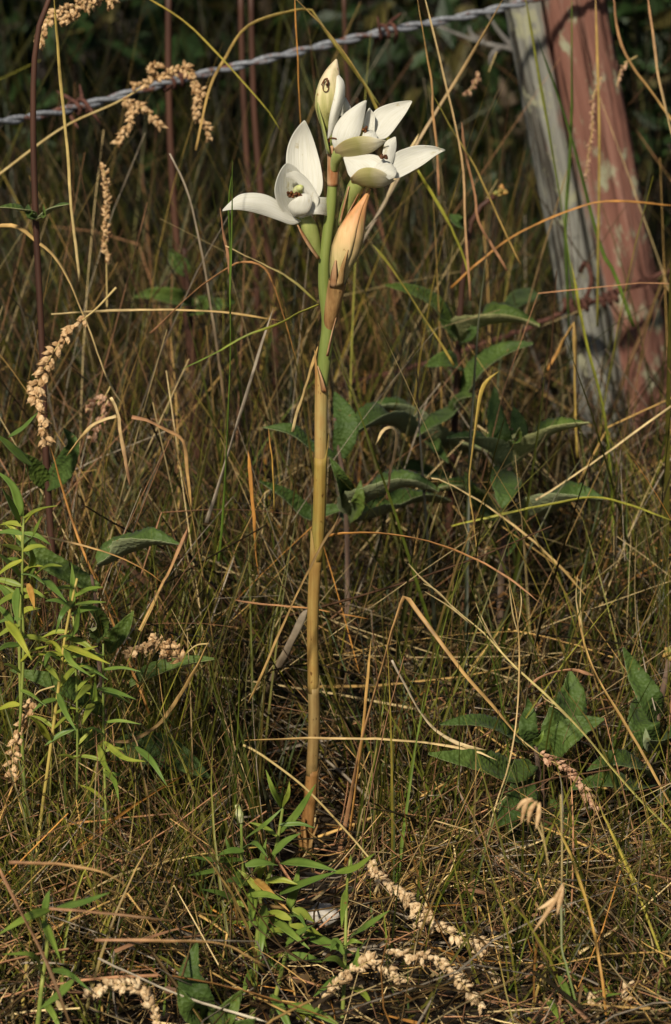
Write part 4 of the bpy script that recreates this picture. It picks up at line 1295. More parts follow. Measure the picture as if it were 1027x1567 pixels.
plant('sage_plant', 'low crinkled dark green leaves at the bottom left beside the leafy shoot', 'plant',
      [(320, 1562, yL), (318, 1545, yL)], [7, 6], 'mauve_stem', [
          LF(42, (318, 1560, yL), (300, 1520, yL - .01), (290, 1490, yL), (302, 1440, yL + .01), n=UPF, fold=0.35, wave=0.1),
          LF(40, (318, 1560, yL), (290, 1545, yL - .02), (272, 1510, yL - .02), n=UPF, fold=0.35, wave=0.1),
          LF(44, (322, 1575, yL), (345, 1555, yL - .02), (370, 1515, yL - .02), n=UPF, fold=0.35, wave=0.1),
          LF(40, (325, 1580, yL), (355, 1580, yL - .02), (390, 1560, yL - .03), n=UPF, fold=0.35, wave=0.1),
      ], seed=8)
yW = 2.05
plant('sage_plant', 'dark broad leaves half hidden in grass left of the orchid at mid height', 'plant',
      [(300, 640, yW), (296, 560, yW), (290, 470, yW), (282, 380, yW)], [10, 10, 9, 8], 'red_stem', [
          LF(34, (292, 470, yW), (270, 460, yW - .02), (235, 452, yW - .03), (205, 455, yW - .03), n=UPF),
          LF(36, (296, 480, yW), (312, 470, yW - .02), (318, 450, yW - .02), n=UPF),
          LF(36, (292, 475, yW), (330, 470, yW - .02), (360, 462, yW - .02), n=UPF),
          LF(30, (285, 420, yW), (270, 400, yW), (260, 380, yW), n=UPF),
      ], seed=9)

# ------------------------------------------------------------------ bare red-brown stems of the same herb further back
for k, (pts, wd, lab) in enumerate([
    ([(296, 620, 2.12), (286, 480, 2.12), (272, 380, 2.12), (263, 260, 2.12), (258, 120, 2.12), (258, -20, 2.12)], [13, 12, 11, 10], 'dark red-brown stem rising behind the seed panicle on the wire'),
    ([(398, 640, 2.2), (392, 420, 2.2), (378, 240, 2.2), (371, 100, 2.2), (368, -20, 2.2)], [11, 10, 9, 9], 'thin dark brown stem left of the left flower'),
    ([(425, 660, 2.14), (418, 460, 2.14), (400, 300, 2.14), (388, 150, 2.14), (384, -20, 2.14)], [12, 11, 10, 9], 'brown stem passing just behind the left flower'),
    ([(600, 420, 2.3), (545, 260, 2.3), (530, 100, 2.3), (526, -20, 2.3)], [8, 8, 7, 6], 'dark stem seen behind the top bud'),
]):
    P = [at(*p) for p in pts]
    b = P[0].copy(); b[2] = -0.01
    P = resample([b] + P, 24)
    V, F = tube(P, [mm(q, pts[0][2]) / 2 for q in wd], 8)
    o = link('herb_stem', mesh_from('herb_stem', np.array(V) - P[0], F, 'red_stem'), loc=tuple(P[0]))
    tag(o, lab, 'stem', 'bare red-brown herb stems')

# ------------------------------------------------------------------ narrow-leaved shoots
WT = ('willow_top', 'willow_under')
YT = ('yellow_leaf', 'yellow_leaf')


def NL(w, *p, **k):
    k.setdefault('prof', 'long')
    k.setdefault('m', WT)
    k.setdefault('n', (0.1, -0.7, 0.7))
    k.setdefault('fold', 0.3)
    k.setdefault('wave', 0.02)
    return LF(w, *p, **k)


y1 = 1.37
plant('leafy_shoot', 'bright green narrow-leaved shoot in front of the orchid foot', 'plant',
      [(384, 1590, y1 - .1), (392, 1472, y1 - .05), (396, 1410, y1 - .02), (398, 1378, y1), (373, 1335, y1), (370, 1290, y1), (369, 1255, y1)], [11, 11, 10, 9, 7, 6, 5], 'willow_stem', [
          NL(15, (430, 1273, y1), (455, 1245, y1 - .01), (483, 1200, y1 - .02)),
          NL(13, (431, 1236, y1), (418, 1210, y1 - .01), (407, 1178, y1 - .01)),
          NL(12, (377, 1282, y1), (405, 1262, y1 - .02), (433, 1236, y1 - .02)),
          NL(13, (370, 1316, y1), (330, 1316, y1 - .02), (290, 1311, y1 - .03)),
          NL(13, (366, 1322, y1), (325, 1333, y1 - .02), (286, 1340, y1 - .03)),
          NL(15, (374, 1388, y1 - .02), (340, 1368, y1 - .04), (309, 1361, y1 - .05)),
          NL(19, (386, 1360, y1 - .02), (386, 1390, y1 - .04), (382, 1422, y1 - .05)),
          NL(19, (405, 1386, y1 - .02), (402, 1425, y1 - .05), (398, 1474, y1 - .06)),
          NL(20, (414, 1404, y1 - .02), (445, 1428, y1 - .05), (474, 1452, y1 - .06)),
          NL(22, (455, 1424, y1 - .02), (495, 1442, y1 - .04), (543, 1460, y1 - .06)),
          NL(22, (430, 1320, y1), (470, 1322, y1 - .02), (516, 1333, y1 - .03), n=(0, -0.5, 0.8)),
          NL(18, (428, 1368, y1), (470, 1350, y1 - .02), (516, 1334, y1 - .03)),
          NL(13, (397, 1345, y1), (402, 1310, y1 - .01), (408, 1283, y1 - .01)),
          NL(16, (388, 1343, y1), (412, 1365, y1 - .03), (443, 1395, y1 - .04), m=('orange_leaf', 'orange_leaf')),
          NL(14, (360, 1330, y1), (365, 1350, y1 - .02), (368, 1368, y1 - .03)),
          NL(14, (372, 1300, y1), (390, 1290, y1 - .02), (410, 1312, y1 - .03)),
          NL(12, (432, 1236, y1), (441, 1215, y1 - .01), (443, 1196, y1 - .01), m=YT),
          NL(16, (440, 1395, y1), (452, 1355, y1), (458, 1325, y1)),
          NL(16, (370, 1302, y1), (352, 1300, y1 - .02), (345, 1280, y1 - .02)),
          NL(18, (415, 1522, y1 - .1), (430, 1545, y1 - .11), (450, 1590, y1 - .12)),
          NL(20, (440, 1538, y1 - .1), (480, 1548, y1 - .11), (525, 1572, y1 - .12)),
          NL(18, (455, 1555, y1 - .1), (470, 1560, y1 - .11), (482, 1580, y1 - .12), m=YT),
          NL(15, (430, 1410, y1 - .02), (455, 1400, y1 - .04), (470, 1422, y1 - .05)),
          NL(14, (395, 1480, y1 - .05), (378, 1500, y1 - .07), (372, 1530, y1 - .08)),
      ], seed=11, ground=False, extra_stems=[
          dict(p=[(398, 1378, y1), (412, 1340, y1), (425, 1285, y1), (434, 1230, y1)], w=[8, 7, 6, 5]),
          dict(p=[(410, 1580, y1 - .1), (430, 1490, y1 - .06), (440, 1448, y1 - .03), (447, 1395, y1), (458, 1355, y1)], w=[9, 8, 7, 6, 5]),
          dict(p=[(369, 1258, y1), (367, 1248, y1 - .001), (363, 1232, y1 - .002)], w=[10, 15, 8], m='column'),
      ], extra_leaves=[(392, 1470, 373, 1300, 9, y1 - .03, 15), (430, 1490, 450, 1380, 8, y1 - .04, 15), (400, 1378, 432, 1245, 6, y1 - .01, 13)])
y2 = 1.33
plant('leafy_shoot', 'small narrow-leaved shoot beside the pale stone right of the orchid foot', 'plant',
      [(524, 1560, y2 - .06), (528, 1470, y2 - .02), (530, 1390, y2), (532, 1345, y2), (536, 1315, y2)], [7, 7, 6, 5, 4], 'willow_stem', [
          NL(15, (514, 1335, y2), (545, 1328, y2 - .01), (573, 1306, y2 - .02)),
          NL(17, (533, 1435, y2), (560, 1418, y2 - .02), (596, 1393, y2 - .03)),
          NL(13, (530, 1362, y2), (525, 1392, y2 - .02), (523, 1420, y2 - .03)),
          NL(9, (534, 1345, y2), (536, 1325, y2), (537, 1308, y2)),
          NL(16, (528, 1480, y2 - .03), (512, 1468, y2 - .04), (494, 1470, y2 - .05)),
          NL(18, (526, 1500, y2 - .03), (508, 1503, y2 - .05), (480, 1525, y2 - .06)),
          NL(17, (537, 1512, y2 - .03), (556, 1520, y2 - .05), (571, 1541, y2 - .06), m=YT),
          NL(14, (526, 1460, y2 - .03), (514, 1440, y2 - .03), (506, 1455, y2 - .04)),
          NL(18, (527, 1490, y2 - .03), (545, 1475, y2 - .04), (548, 1450, y2 - .04)),
          NL(15, (527, 1450, y2 - .03), (540, 1440, y2 - .04), (556, 1444, y2 - .04)),
      ], seed=12, ground=False)
y3 = 1.38
plant('leafy_shoot', 'yellow-green narrow-leaved shoot on the left edge with an orange-yellow stem', 'plant',
      [(30, 1590, y3 - .13), (50, 1380, y3 - .04), (60, 1275, y3), (74, 1170, y3), (90, 1050, y3), (98, 985, y3), (108, 930, y3), (118, 885, y3)], [6, 6.5, 7, 7, 6, 6, 5, 4], 'yellow_stem', [
          NL(13, (50, 884, y3), (72, 866, y3 - .02), (95, 866, y3 - .03), m=YT),
          NL(12, (43, 893, y3), (48, 910, y3 - .01), (53, 931, y3 - .02), m=('orange_leaf', 'yellow_leaf')),
          NL(17, (10, 950, y3), (28, 975, y3 - .02), (49, 1010, y3 - .03), m=YT),
          NL(15, (64, 886, y3), (82, 900, y3 - .02), (102, 921, y3 - .03)),
          NL(16, (97, 988, y3), (130, 1000, y3 - .03), (169, 1016, y3 - .04), m=YT),
          NL(12, (110, 930, y3), (112, 900, y3), (110, 862, y3)),
          NL(10, (112, 926, y3), (135, 922, y3 - .02), (162, 921, y3 - .03)),
          NL(13, (70, 1018, y3), (80, 1028, y3 - .02), (92, 1043, y3 - .03), m=YT),
          NL(14, (139, 1048, y3), (126, 1060, y3 - .02), (113, 1076, y3 - .03), m=YT),
          NL(15, (143, 1077, y3), (134, 1090, y3 - .02), (126, 1108, y3 - .03), m=YT),
          NL(12, (150, 1053, y3), (180, 1060, y3 - .02), (208, 1070, y3 - .03)),
          NL(13, (208, 1143, y3), (232, 1165, y3 - .02), (256, 1203, y3 - .03)),
          NL(14, (27, 900, y3), (24, 925, y3 - .01), (27, 955, y3 - .02)),
          NL(13, (22, 925, y3), (8, 905, y3), (-8, 890, y3)),
          NL(13, (20, 955, y3), (5, 935, y3), (-8, 925, y3)),
          NL(12, (100, 980, y3), (115, 965, y3 - .01), (122, 925, y3 - .02)),
          NL(12, (96, 1000, y3), (80, 985, y3), (70, 985, y3 - .01), m=YT),
          NL(12, (95, 1010, y3), (75, 1002, y3 - .01), (68, 1020, y3 - .02)),
          NL(12, (92, 1050, y3), (112, 1025, y3 - .01), (130, 1018, y3 - .02), m=YT),
          NL(12, (100, 990, y3), (108, 1012, y3 - .02), (140, 1035, y3 - .03)),
          NL(12, (88, 1060, y3), (100, 1090, y3 - .02), (118, 1120, y3 - .03)),
          NL(12, (160, 1180, y3), (175, 1195, y3 - .02), (182, 1225, y3 - .03)),
          NL(12, (150, 1140, y3), (160, 1170, y3 - .02), (172, 1185, y3 - .03), m=YT),
          NL(12, (160, 1135, y3), (190, 1160, y3 - .02), (222, 1165, y3 - .03), m=YT),
          NL(11, (140, 1050, y3), (145, 1075, y3 - .01), (146, 1035, y3 - .02)),
          NL(12, (112, 920, y3), (95, 940, y3 - .02), (85, 970, y3 - .02)),
      ], seed=13, ground=False, extra_stems=[
          dict(p=[(30, 1120, y3), (36, 1000, y3), (34, 900, y3), (36, 800, y3)], w=[5, 5, 4, 3], m='willow_stem'),
          dict(p=[(165, 1320, y3), (160, 1180, y3), (158, 1080, y3), (158, 985, y3)], w=[5, 5, 4, 3], m='willow_stem'),
          dict(p=[(118, 1210, y3), (118, 1080, y3), (112, 940, y3)], w=[4, 4, 3], m='willow_stem'),
      ], extra_leaves=[(76, 1150, 118, 885, 15, y3, 11), (30, 1090, 36, 800, 13, y3, 11), (160, 1230, 158, 985, 11, y3, 9), (118, 1190, 112, 950, 7, y3, 9)])
y4 = 1.42
plant('leafy_shoot', 'green narrow-leaved shoot on the left edge under the tan seed spike', 'plant',
      [(30, 1010, y4), (34, 900, y4), (34, 840, y4), (36, 790, y4)], [6, 6, 5, 4], 'willow_stem', [
          NL(16, (31, 800, y4), (18, 775, y4 - .01), (4, 748, y4 - .02)),
          NL(20, (48, 712, y4 + .02), (22, 690, y4 + .01), (-8, 662, y4)),
          NL(13, (14, 668, y4 + .02), (36, 655, y4 + .01), (57, 632, y4)),
          NL(15, (36, 840, y4), (50, 820, y4 - .02), (64, 790, y4 - .03)),
          NL(14, (38, 800, y4), (52, 785, y4 - .01), (65, 778, y4 - .02), m=YT),
          NL(16, (34, 790, y4), (20, 745, y4), (-6, 720, y4)),
          NL(14, (34, 885, y4), (18, 866, y4 - .01), (-4, 845, y4 - .02)),
          NL(14, (46, 885, y4), (50, 860, y4 - .01), (44, 830, y4 - .02)),
          NL(14, (36, 842, y4), (18, 838, y4 - .01), (3, 833, y4 - .02), m=YT),
      ], seed=14, extra_leaves=[(32, 960, 36, 780, 12, y4, 10)])
y5 = 1.25
plant('leafy_shoot', 'pale green narrow-leaved shoot low at the bottom left corner', 'plant',
      [(55, 1600, y5 - .04), (64, 1510, y5), (72, 1450, y5), (68, 1395, y5)], [9, 8, 7, 6], 'willow_stem', [
          NL(17, (86, 1390, y5), (125, 1382, y5 - .02), (167, 1366, y5 - .03)),
          NL(18, (76, 1392, y5), (40, 1405, y5 - .02), (-4, 1431, y5 - .03)),
          NL(15, (66, 1408, y5), (80, 1440, y5 - .02), (92, 1468, y5 - .03)),
          NL(14, (66, 1492, y5), (50, 1462, y5 - .02), (4, 1460, y5 - .03)),
          NL(14, (76, 1484, y5), (105, 1490, y5 - .02), (138, 1516, y5 - .03)),
          NL(15, (112, 1500, y5 - .02), (90, 1522, y5 - .03), (60, 1545, y5 - .04)),
          NL(13, (68, 1395, y5), (72, 1375, y5), (76, 1362, y5)),
          NL(14, (62, 1530, y5), (80, 1550, y5 - .02), (98, 1590, y5 - .03)),
      ], seed=15, ground=False)
y6 = 1.27
plant('leafy_shoot', 'green narrow-leaved shoot at the bottom right corner', 'plant',
      [(870, 1610, y6 - .05), (878, 1560, y6), (884, 1530, y6), (935, 1512, y6)], [8, 7, 5, 4], 'willow_stem', [
          NL(15, (856, 1494, y6), (868, 1520, y6 - .02), (876, 1548, y6 - .03)),
          NL(15, (836, 1526, y6), (850, 1548, y6 - .02), (868, 1575, y6 - .03)),
          NL(14, (925, 1590, y6), (925, 1555, y6 - .02), (921, 1535, y6 - .03)),
          NL(15, (970, 1590, y6), (990, 1566, y6 - .02), (1012, 1560, y6 - .03)),
          NL(14, (1016, 1550, y6), (1022, 1535, y6 - .02), (1032, 1522, y6 - .03), m=YT),
          NL(11, (905, 1540, y6), (925, 1525, y6 - .02), (950, 1520, y6 - .03)),
          NL(14, (930, 1530, y6), (932, 1515, y6), (928, 1500, y6), m=YT),
      ], seed=16, ground=False, extra_stems=[
          dict(p=[(1000, 1610, y6 - .05), (1005, 1540, y6), (1010, 1490, y6)], w=[7, 6, 4]),
      ])

# ------------------------------------------------------------------ drooping seed heads
SEED_ME = {}


def seed_mesh(mat, v):
    key = (mat, v)
    if key not in SEED_ME:
        r = np.random.RandomState(60 + v)
        pts = np.array([(0, 0, 0), (0.0001, 0, 0.0006), (0.0002, 0.0001, 0.0014), (0.0001, 0, 0.0023), (0, 0, 0.0031)])
        V, F = tube(pts, [0.0003, 0.0009, 0.00108, 0.00085, 0.0001], 7)
        V = [np.array(p) * (1 + 0.14 * r.randn(3)) for p in V]
        SEED_ME[key] = mesh_from('seed', V, F, mat, smooth=False)
    return SEED_ME[key]


def seed_head(label, stalk, spikes, mat, size=1.0, stalk_w=4.0, dens=1.0, seed=0, group='drooping tan seed heads', stalk_mat='seed_stalk', spread=3.2):
    r = np.random.RandomState(seed + 300)
    base = at(*stalk[0]) if stalk else at(*spikes[0][0])
    T = Thing('seed_head', base, label, 'seed head', group)
    Y = spikes[0][0][2]
    if stalk:
        T.part('stalk', tube(resample([at(*p) for p in stalk], 24), [mm(stalk_w, Y) / 2, mm(stalk_w * 0.7, Y) / 2], 7), stalk_mat)
    for sp in spikes:
        P = [at(*p) for p in sp]
        Pr = resample(P, 40)
        T.part('rachis', tube(Pr, mm(1.8, Y) / 2, 6), stalk_mat)
        Ln = np.linalg.norm(np.diff(Pr, axis=0), axis=1).sum()
        size_ = size * 1.14
        cnt = int(Ln / 0.00058 * dens / size)
        for k in range(cnt):
            t = (k + r.rand()) / cnt
            i = min(38, int(t * 39))
            ax = nrm(Pr[i + 1] - Pr[i])
            rad = nrm(np.cross(ax, r.randn(3)))
            env = 0.45 + 0.55 * math.sin(math.pi * min(1, 0.15 + 0.8 * t))
            p = Pr[i] + (Pr[i + 1] - Pr[i]) * (t * 39 - i) + rad * mm(spread, Y) * env * r.rand() * size
            d = nrm(ax * (0.4 + 0.5 * r.rand()) + rad * (0.5 + 0.5 * r.rand()) + r.randn(3) * 0.15)
            o = bpy.data.objects.new('seed', seed_mesh(mat, r.randint(4)))
            COL.objects.link(o)
            o.parent = T.o
            o.location = tuple(p - T.base)
            o.rotation_euler = Vector(d).to_track_quat('Z', 'Y').to_euler()
            s = size_ * (0.75 + 0.4 * r.rand())
            o.scale = (s * (0.75 + 0.5 * r.rand()), s * (0.7 + 0.5 * r.rand()), s * (0.75 + 0.5 * r.rand()))


seed_head('seed head hanging at the top left by the arched red stem', [(150, -40, 1.72), (140, -5, 1.72)],
          [[(150, -6, 1.72), (120, 8, 1.715), (92, 18, 1.71), (76, 30, 1.71), (64, 52, 1.71), (60, 72, 1.71)], [(160, -4, 1.73), (130, 12, 1.73), (108, 24, 1.73), (95, 33, 1.73)], [(168, -6, 1.73), (172, 4, 1.73), (168, 8, 1.73)]], 'seed', 1.0, seed=1)
seed_head('branched tan seed panicle drooping in front of the barbed wire', [(-40, 296, 1.84), (0, 266, 1.84), (95, 196, 1.85), (180, 156, 1.86), (236, 122, 1.87)],
          [[(236, 122, 1.87), (262, 110, 1.865), (290, 100, 1.86)], [(236, 124, 1.87), (215, 130, 1.865), (205, 132, 1.865)], [(240, 118, 1.87), (232, 105, 1.865), (244, 97, 1.865)],
           [(284, 104, 1.86), (298, 128, 1.855), (303, 160, 1.85), (306, 185, 1.85), (318, 196, 1.85), (322, 212, 1.85)], [(186, 152, 1.86), (206, 160, 1.855), (226, 172, 1.85), (247, 194, 1.85)],
           [(210, 160, 1.86), (200, 180, 1.855), (190, 205, 1.855), (180, 220, 1.855)], [(292, 132, 1.855), (312, 142, 1.85)]], 'seed', 1.0, 4.0, seed=2)
seed_head('thin upright seed spike below the barbed wire on the left', [(164, 470, 1.75), (163, 400, 1.75)], [[(163, 405, 1.75), (162, 350, 1.75), (164, 300, 1.75), (158, 254, 1.75)]], 'seed', 0.85, 3.0, 0.8, seed=3, spread=2.4)
seed_head('fat golden tan seed spike curving down beside the red stem', [(178, 440, 1.555), (150, 470, 1.555), (131, 486, 1.555)],
          [[(131, 486, 1.555), (110, 504, 1.553), (88, 530, 1.55), (70, 560, 1.548), (58, 590, 1.547), (55, 615, 1.547), (66, 645, 1.547), (70, 680, 1.547)], [(64, 570, 1.55), (52, 592, 1.548), (58, 612, 1.547)]], 'seed', 1.2, 4.0, 0.85, seed=4, spread=3.0)
seed_head('small dim seed cluster behind the bent straw on the left', [(170, 590, 1.66), (162, 605, 1.66)], [[(162, 605, 1.66), (148, 616, 1.66), (132, 628, 1.66)], [(165, 612, 1.66), (155, 640, 1.66), (140, 672, 1.66)]], 'seed_pink', 0.9, 3, 0.7, seed=5)
seed_head('round golden seed cluster lying over dark leaf left of orchid', [(320, 985, 1.44), (300, 988, 1.44), (280, 1005, 1.44)],
          [[(280, 1012, 1.44), (262, 992, 1.438), (240, 978, 1.436), (220, 990, 1.435), (192, 1000, 1.434)], [(238, 968, 1.436), (240, 985, 1.436), (255, 1000, 1.436)], [(256, 1010, 1.44), (254, 996, 1.438), (262, 985, 1.438)]], 'seed', 1.05, 3.0, 0.95, seed=6, spread=3.5)
seed_head('tan seed spike hanging at the left edge by the yellow stem', [(84, 1050, 1.39), (60, 1058, 1.39), (50, 1070, 1.39)], [[(50, 1070, 1.39), (40, 1095, 1.387), (26, 1125, 1.385), (20, 1155, 1.384), (19, 1185, 1.383)]], 'seed', 1.05, 3.0, 0.6, seed=7)
seed_head('long cream seed head hanging from a pale straw right of the foot', [(372, 1140, 1.46), (400, 1155, 1.455), (466, 1205, 1.42), (530, 1272, 1.37), (566, 1314, 1.345)],
          [[(566, 1316, 1.345), (580, 1342, 1.342), (606, 1362, 1.34), (632, 1385, 1.337), (640, 1416, 1.335)], [(650, 1398, 1.335), (668, 1416, 1.334), (700, 1434, 1.333), (740, 1444, 1.332)], [(728, 1442, 1.333), (742, 1468, 1.331), (757, 1502, 1.33)], [(612, 1364, 1.339), (642, 1392, 1.337), (660, 1412, 1.335)]], 'seed_pale', 1.05, 4.5, 0.72, seed=8, spread=2.9)
seed_head('arched cream seed head lowest in the centre of the foreground', [(470, 1590, 1.27), (490, 1535, 1.275)],
          [[(492, 1528, 1.275), (520, 1500, 1.277), (548, 1480, 1.278), (572, 1468, 1.28)], [(566, 1470, 1.28), (590, 1482, 1.279), (612, 1502, 1.277)], [(590, 1456, 1.28), (630, 1462, 1.28), (664, 1468, 1.279), (690, 1488, 1.277), (712, 1510, 1.275), (738, 1542, 1.273)]], 'seed_pale', 1.05, 4.0, 0.72, seed=9, spread=2.9)
seed_head('pale seed spike arching over at the bottom left', [(250, 1600, 1.22), (240, 1560, 1.222)], [[(243, 1572, 1.222), (230, 1535, 1.224), (214, 1512, 1.226), (190, 1506, 1.228), (160, 1510, 1.23), (133, 1522, 1.231)]], 'seed_pale', 1.05, 4.0, 0.75, seed=10, spread=3.2)
seed_head('pinkish seed spike crossing the green rosette on the right', [(790, 1125, 1.455), (808, 1140, 1.45), (826, 1154, 1.45)], [[(826, 1154, 1.45), (850, 1168, 1.448), (872, 1180, 1.447), (885, 1200, 1.445), (905, 1222, 1.443), (915, 1240, 1.442)]], 'seed_pink', 1.0, 3.0, 0.7, seed=11, spread=2.8)
seed_head('tiny dark seed spray hanging against the fence post', [(760, 80, 2.02), (748, 110, 2.02)], [[(733, 110, 2.02), (725, 130, 2.02), (712, 146, 2.02)]], 'seed_pink', 0.7, 2.0, 0.5, seed=12)
seed_head('curled greyish seed spray in front of the red post face', [(975, 86, 2.0), (955, 96, 2.0)], [[(960, 95, 2.0), (950, 108, 2.0), (944, 132, 2.0)], [(920, 118, 2.0), (908, 150, 2.0), (906, 200, 2.0), (900, 240, 2.0), (896, 275, 2.0)]], 'seed_pink', 0.7, 2.0, 0.35, seed=13, spread=1.6)
seed_head('sparse cream seeds beside the shoot at the bottom right', [(935, 1600, 1.26), (940, 1540, 1.26)], [[(895, 1520, 1.26), (915, 1538, 1.26), (925, 1545, 1.26)], [(940, 1545, 1.26), (955, 1530, 1.26), (962, 1505, 1.26)], [(955, 1560, 1.26), (950, 1590, 1.26)]], 'seed_pale', 1.0, 3.0, 0.5, seed=14)

# blurred oat-like spikelets close to the camera
for k, (lab, st, sps) in enumerate([
    ('blurred tan oat spikelets in front of the right hand rosette', [(840, 1330, 1.22), (830, 1270, 1.22), (822, 1228, 1.22)],
     [[(822, 1226, 1.22), (812, 1240, 1.219), (808, 1262, 1.218)], [(826, 1228, 1.22), (824, 1250, 1.219), (820, 1270, 1.218)], [(818, 1226, 1.22), (806, 1228, 1.22), (797, 1262, 1.22)], [(815, 1222, 1.22), (800, 1228, 1.22), (790, 1240, 1.22)]]),
    ('blurred long tan spikelet pointing down at lower right', [(858, 1216, 1.2), (860, 1290, 1.2), (860, 1352, 1.2)],
     [[(862, 1352, 1.2), (845, 1385, 1.199), (815, 1428, 1.198)], [(862, 1356, 1.2), (857, 1380, 1.199), (852, 1402, 1.198)], [(856, 1370, 1.2), (838, 1384, 1.199), (822, 1392, 1.199)]]),
]):
    T = Thing('oat_spikelet', at(*st[0]), lab, 'seed head', 'blurred oat spikelets')
    T.part('stalk', tube(resample([at(*p) for p in st], 10), mm(2.4, 1.2) / 2, 6), 'seed_stalk')
    for s in sps:
        P = resample([at(*p) for p in s], 9)
        T.part('husk', tube(P, [mm(q, 1.2) for q in (1.5, 4.2, 4.6, 3.0, 0.5)], 8), 'seed')

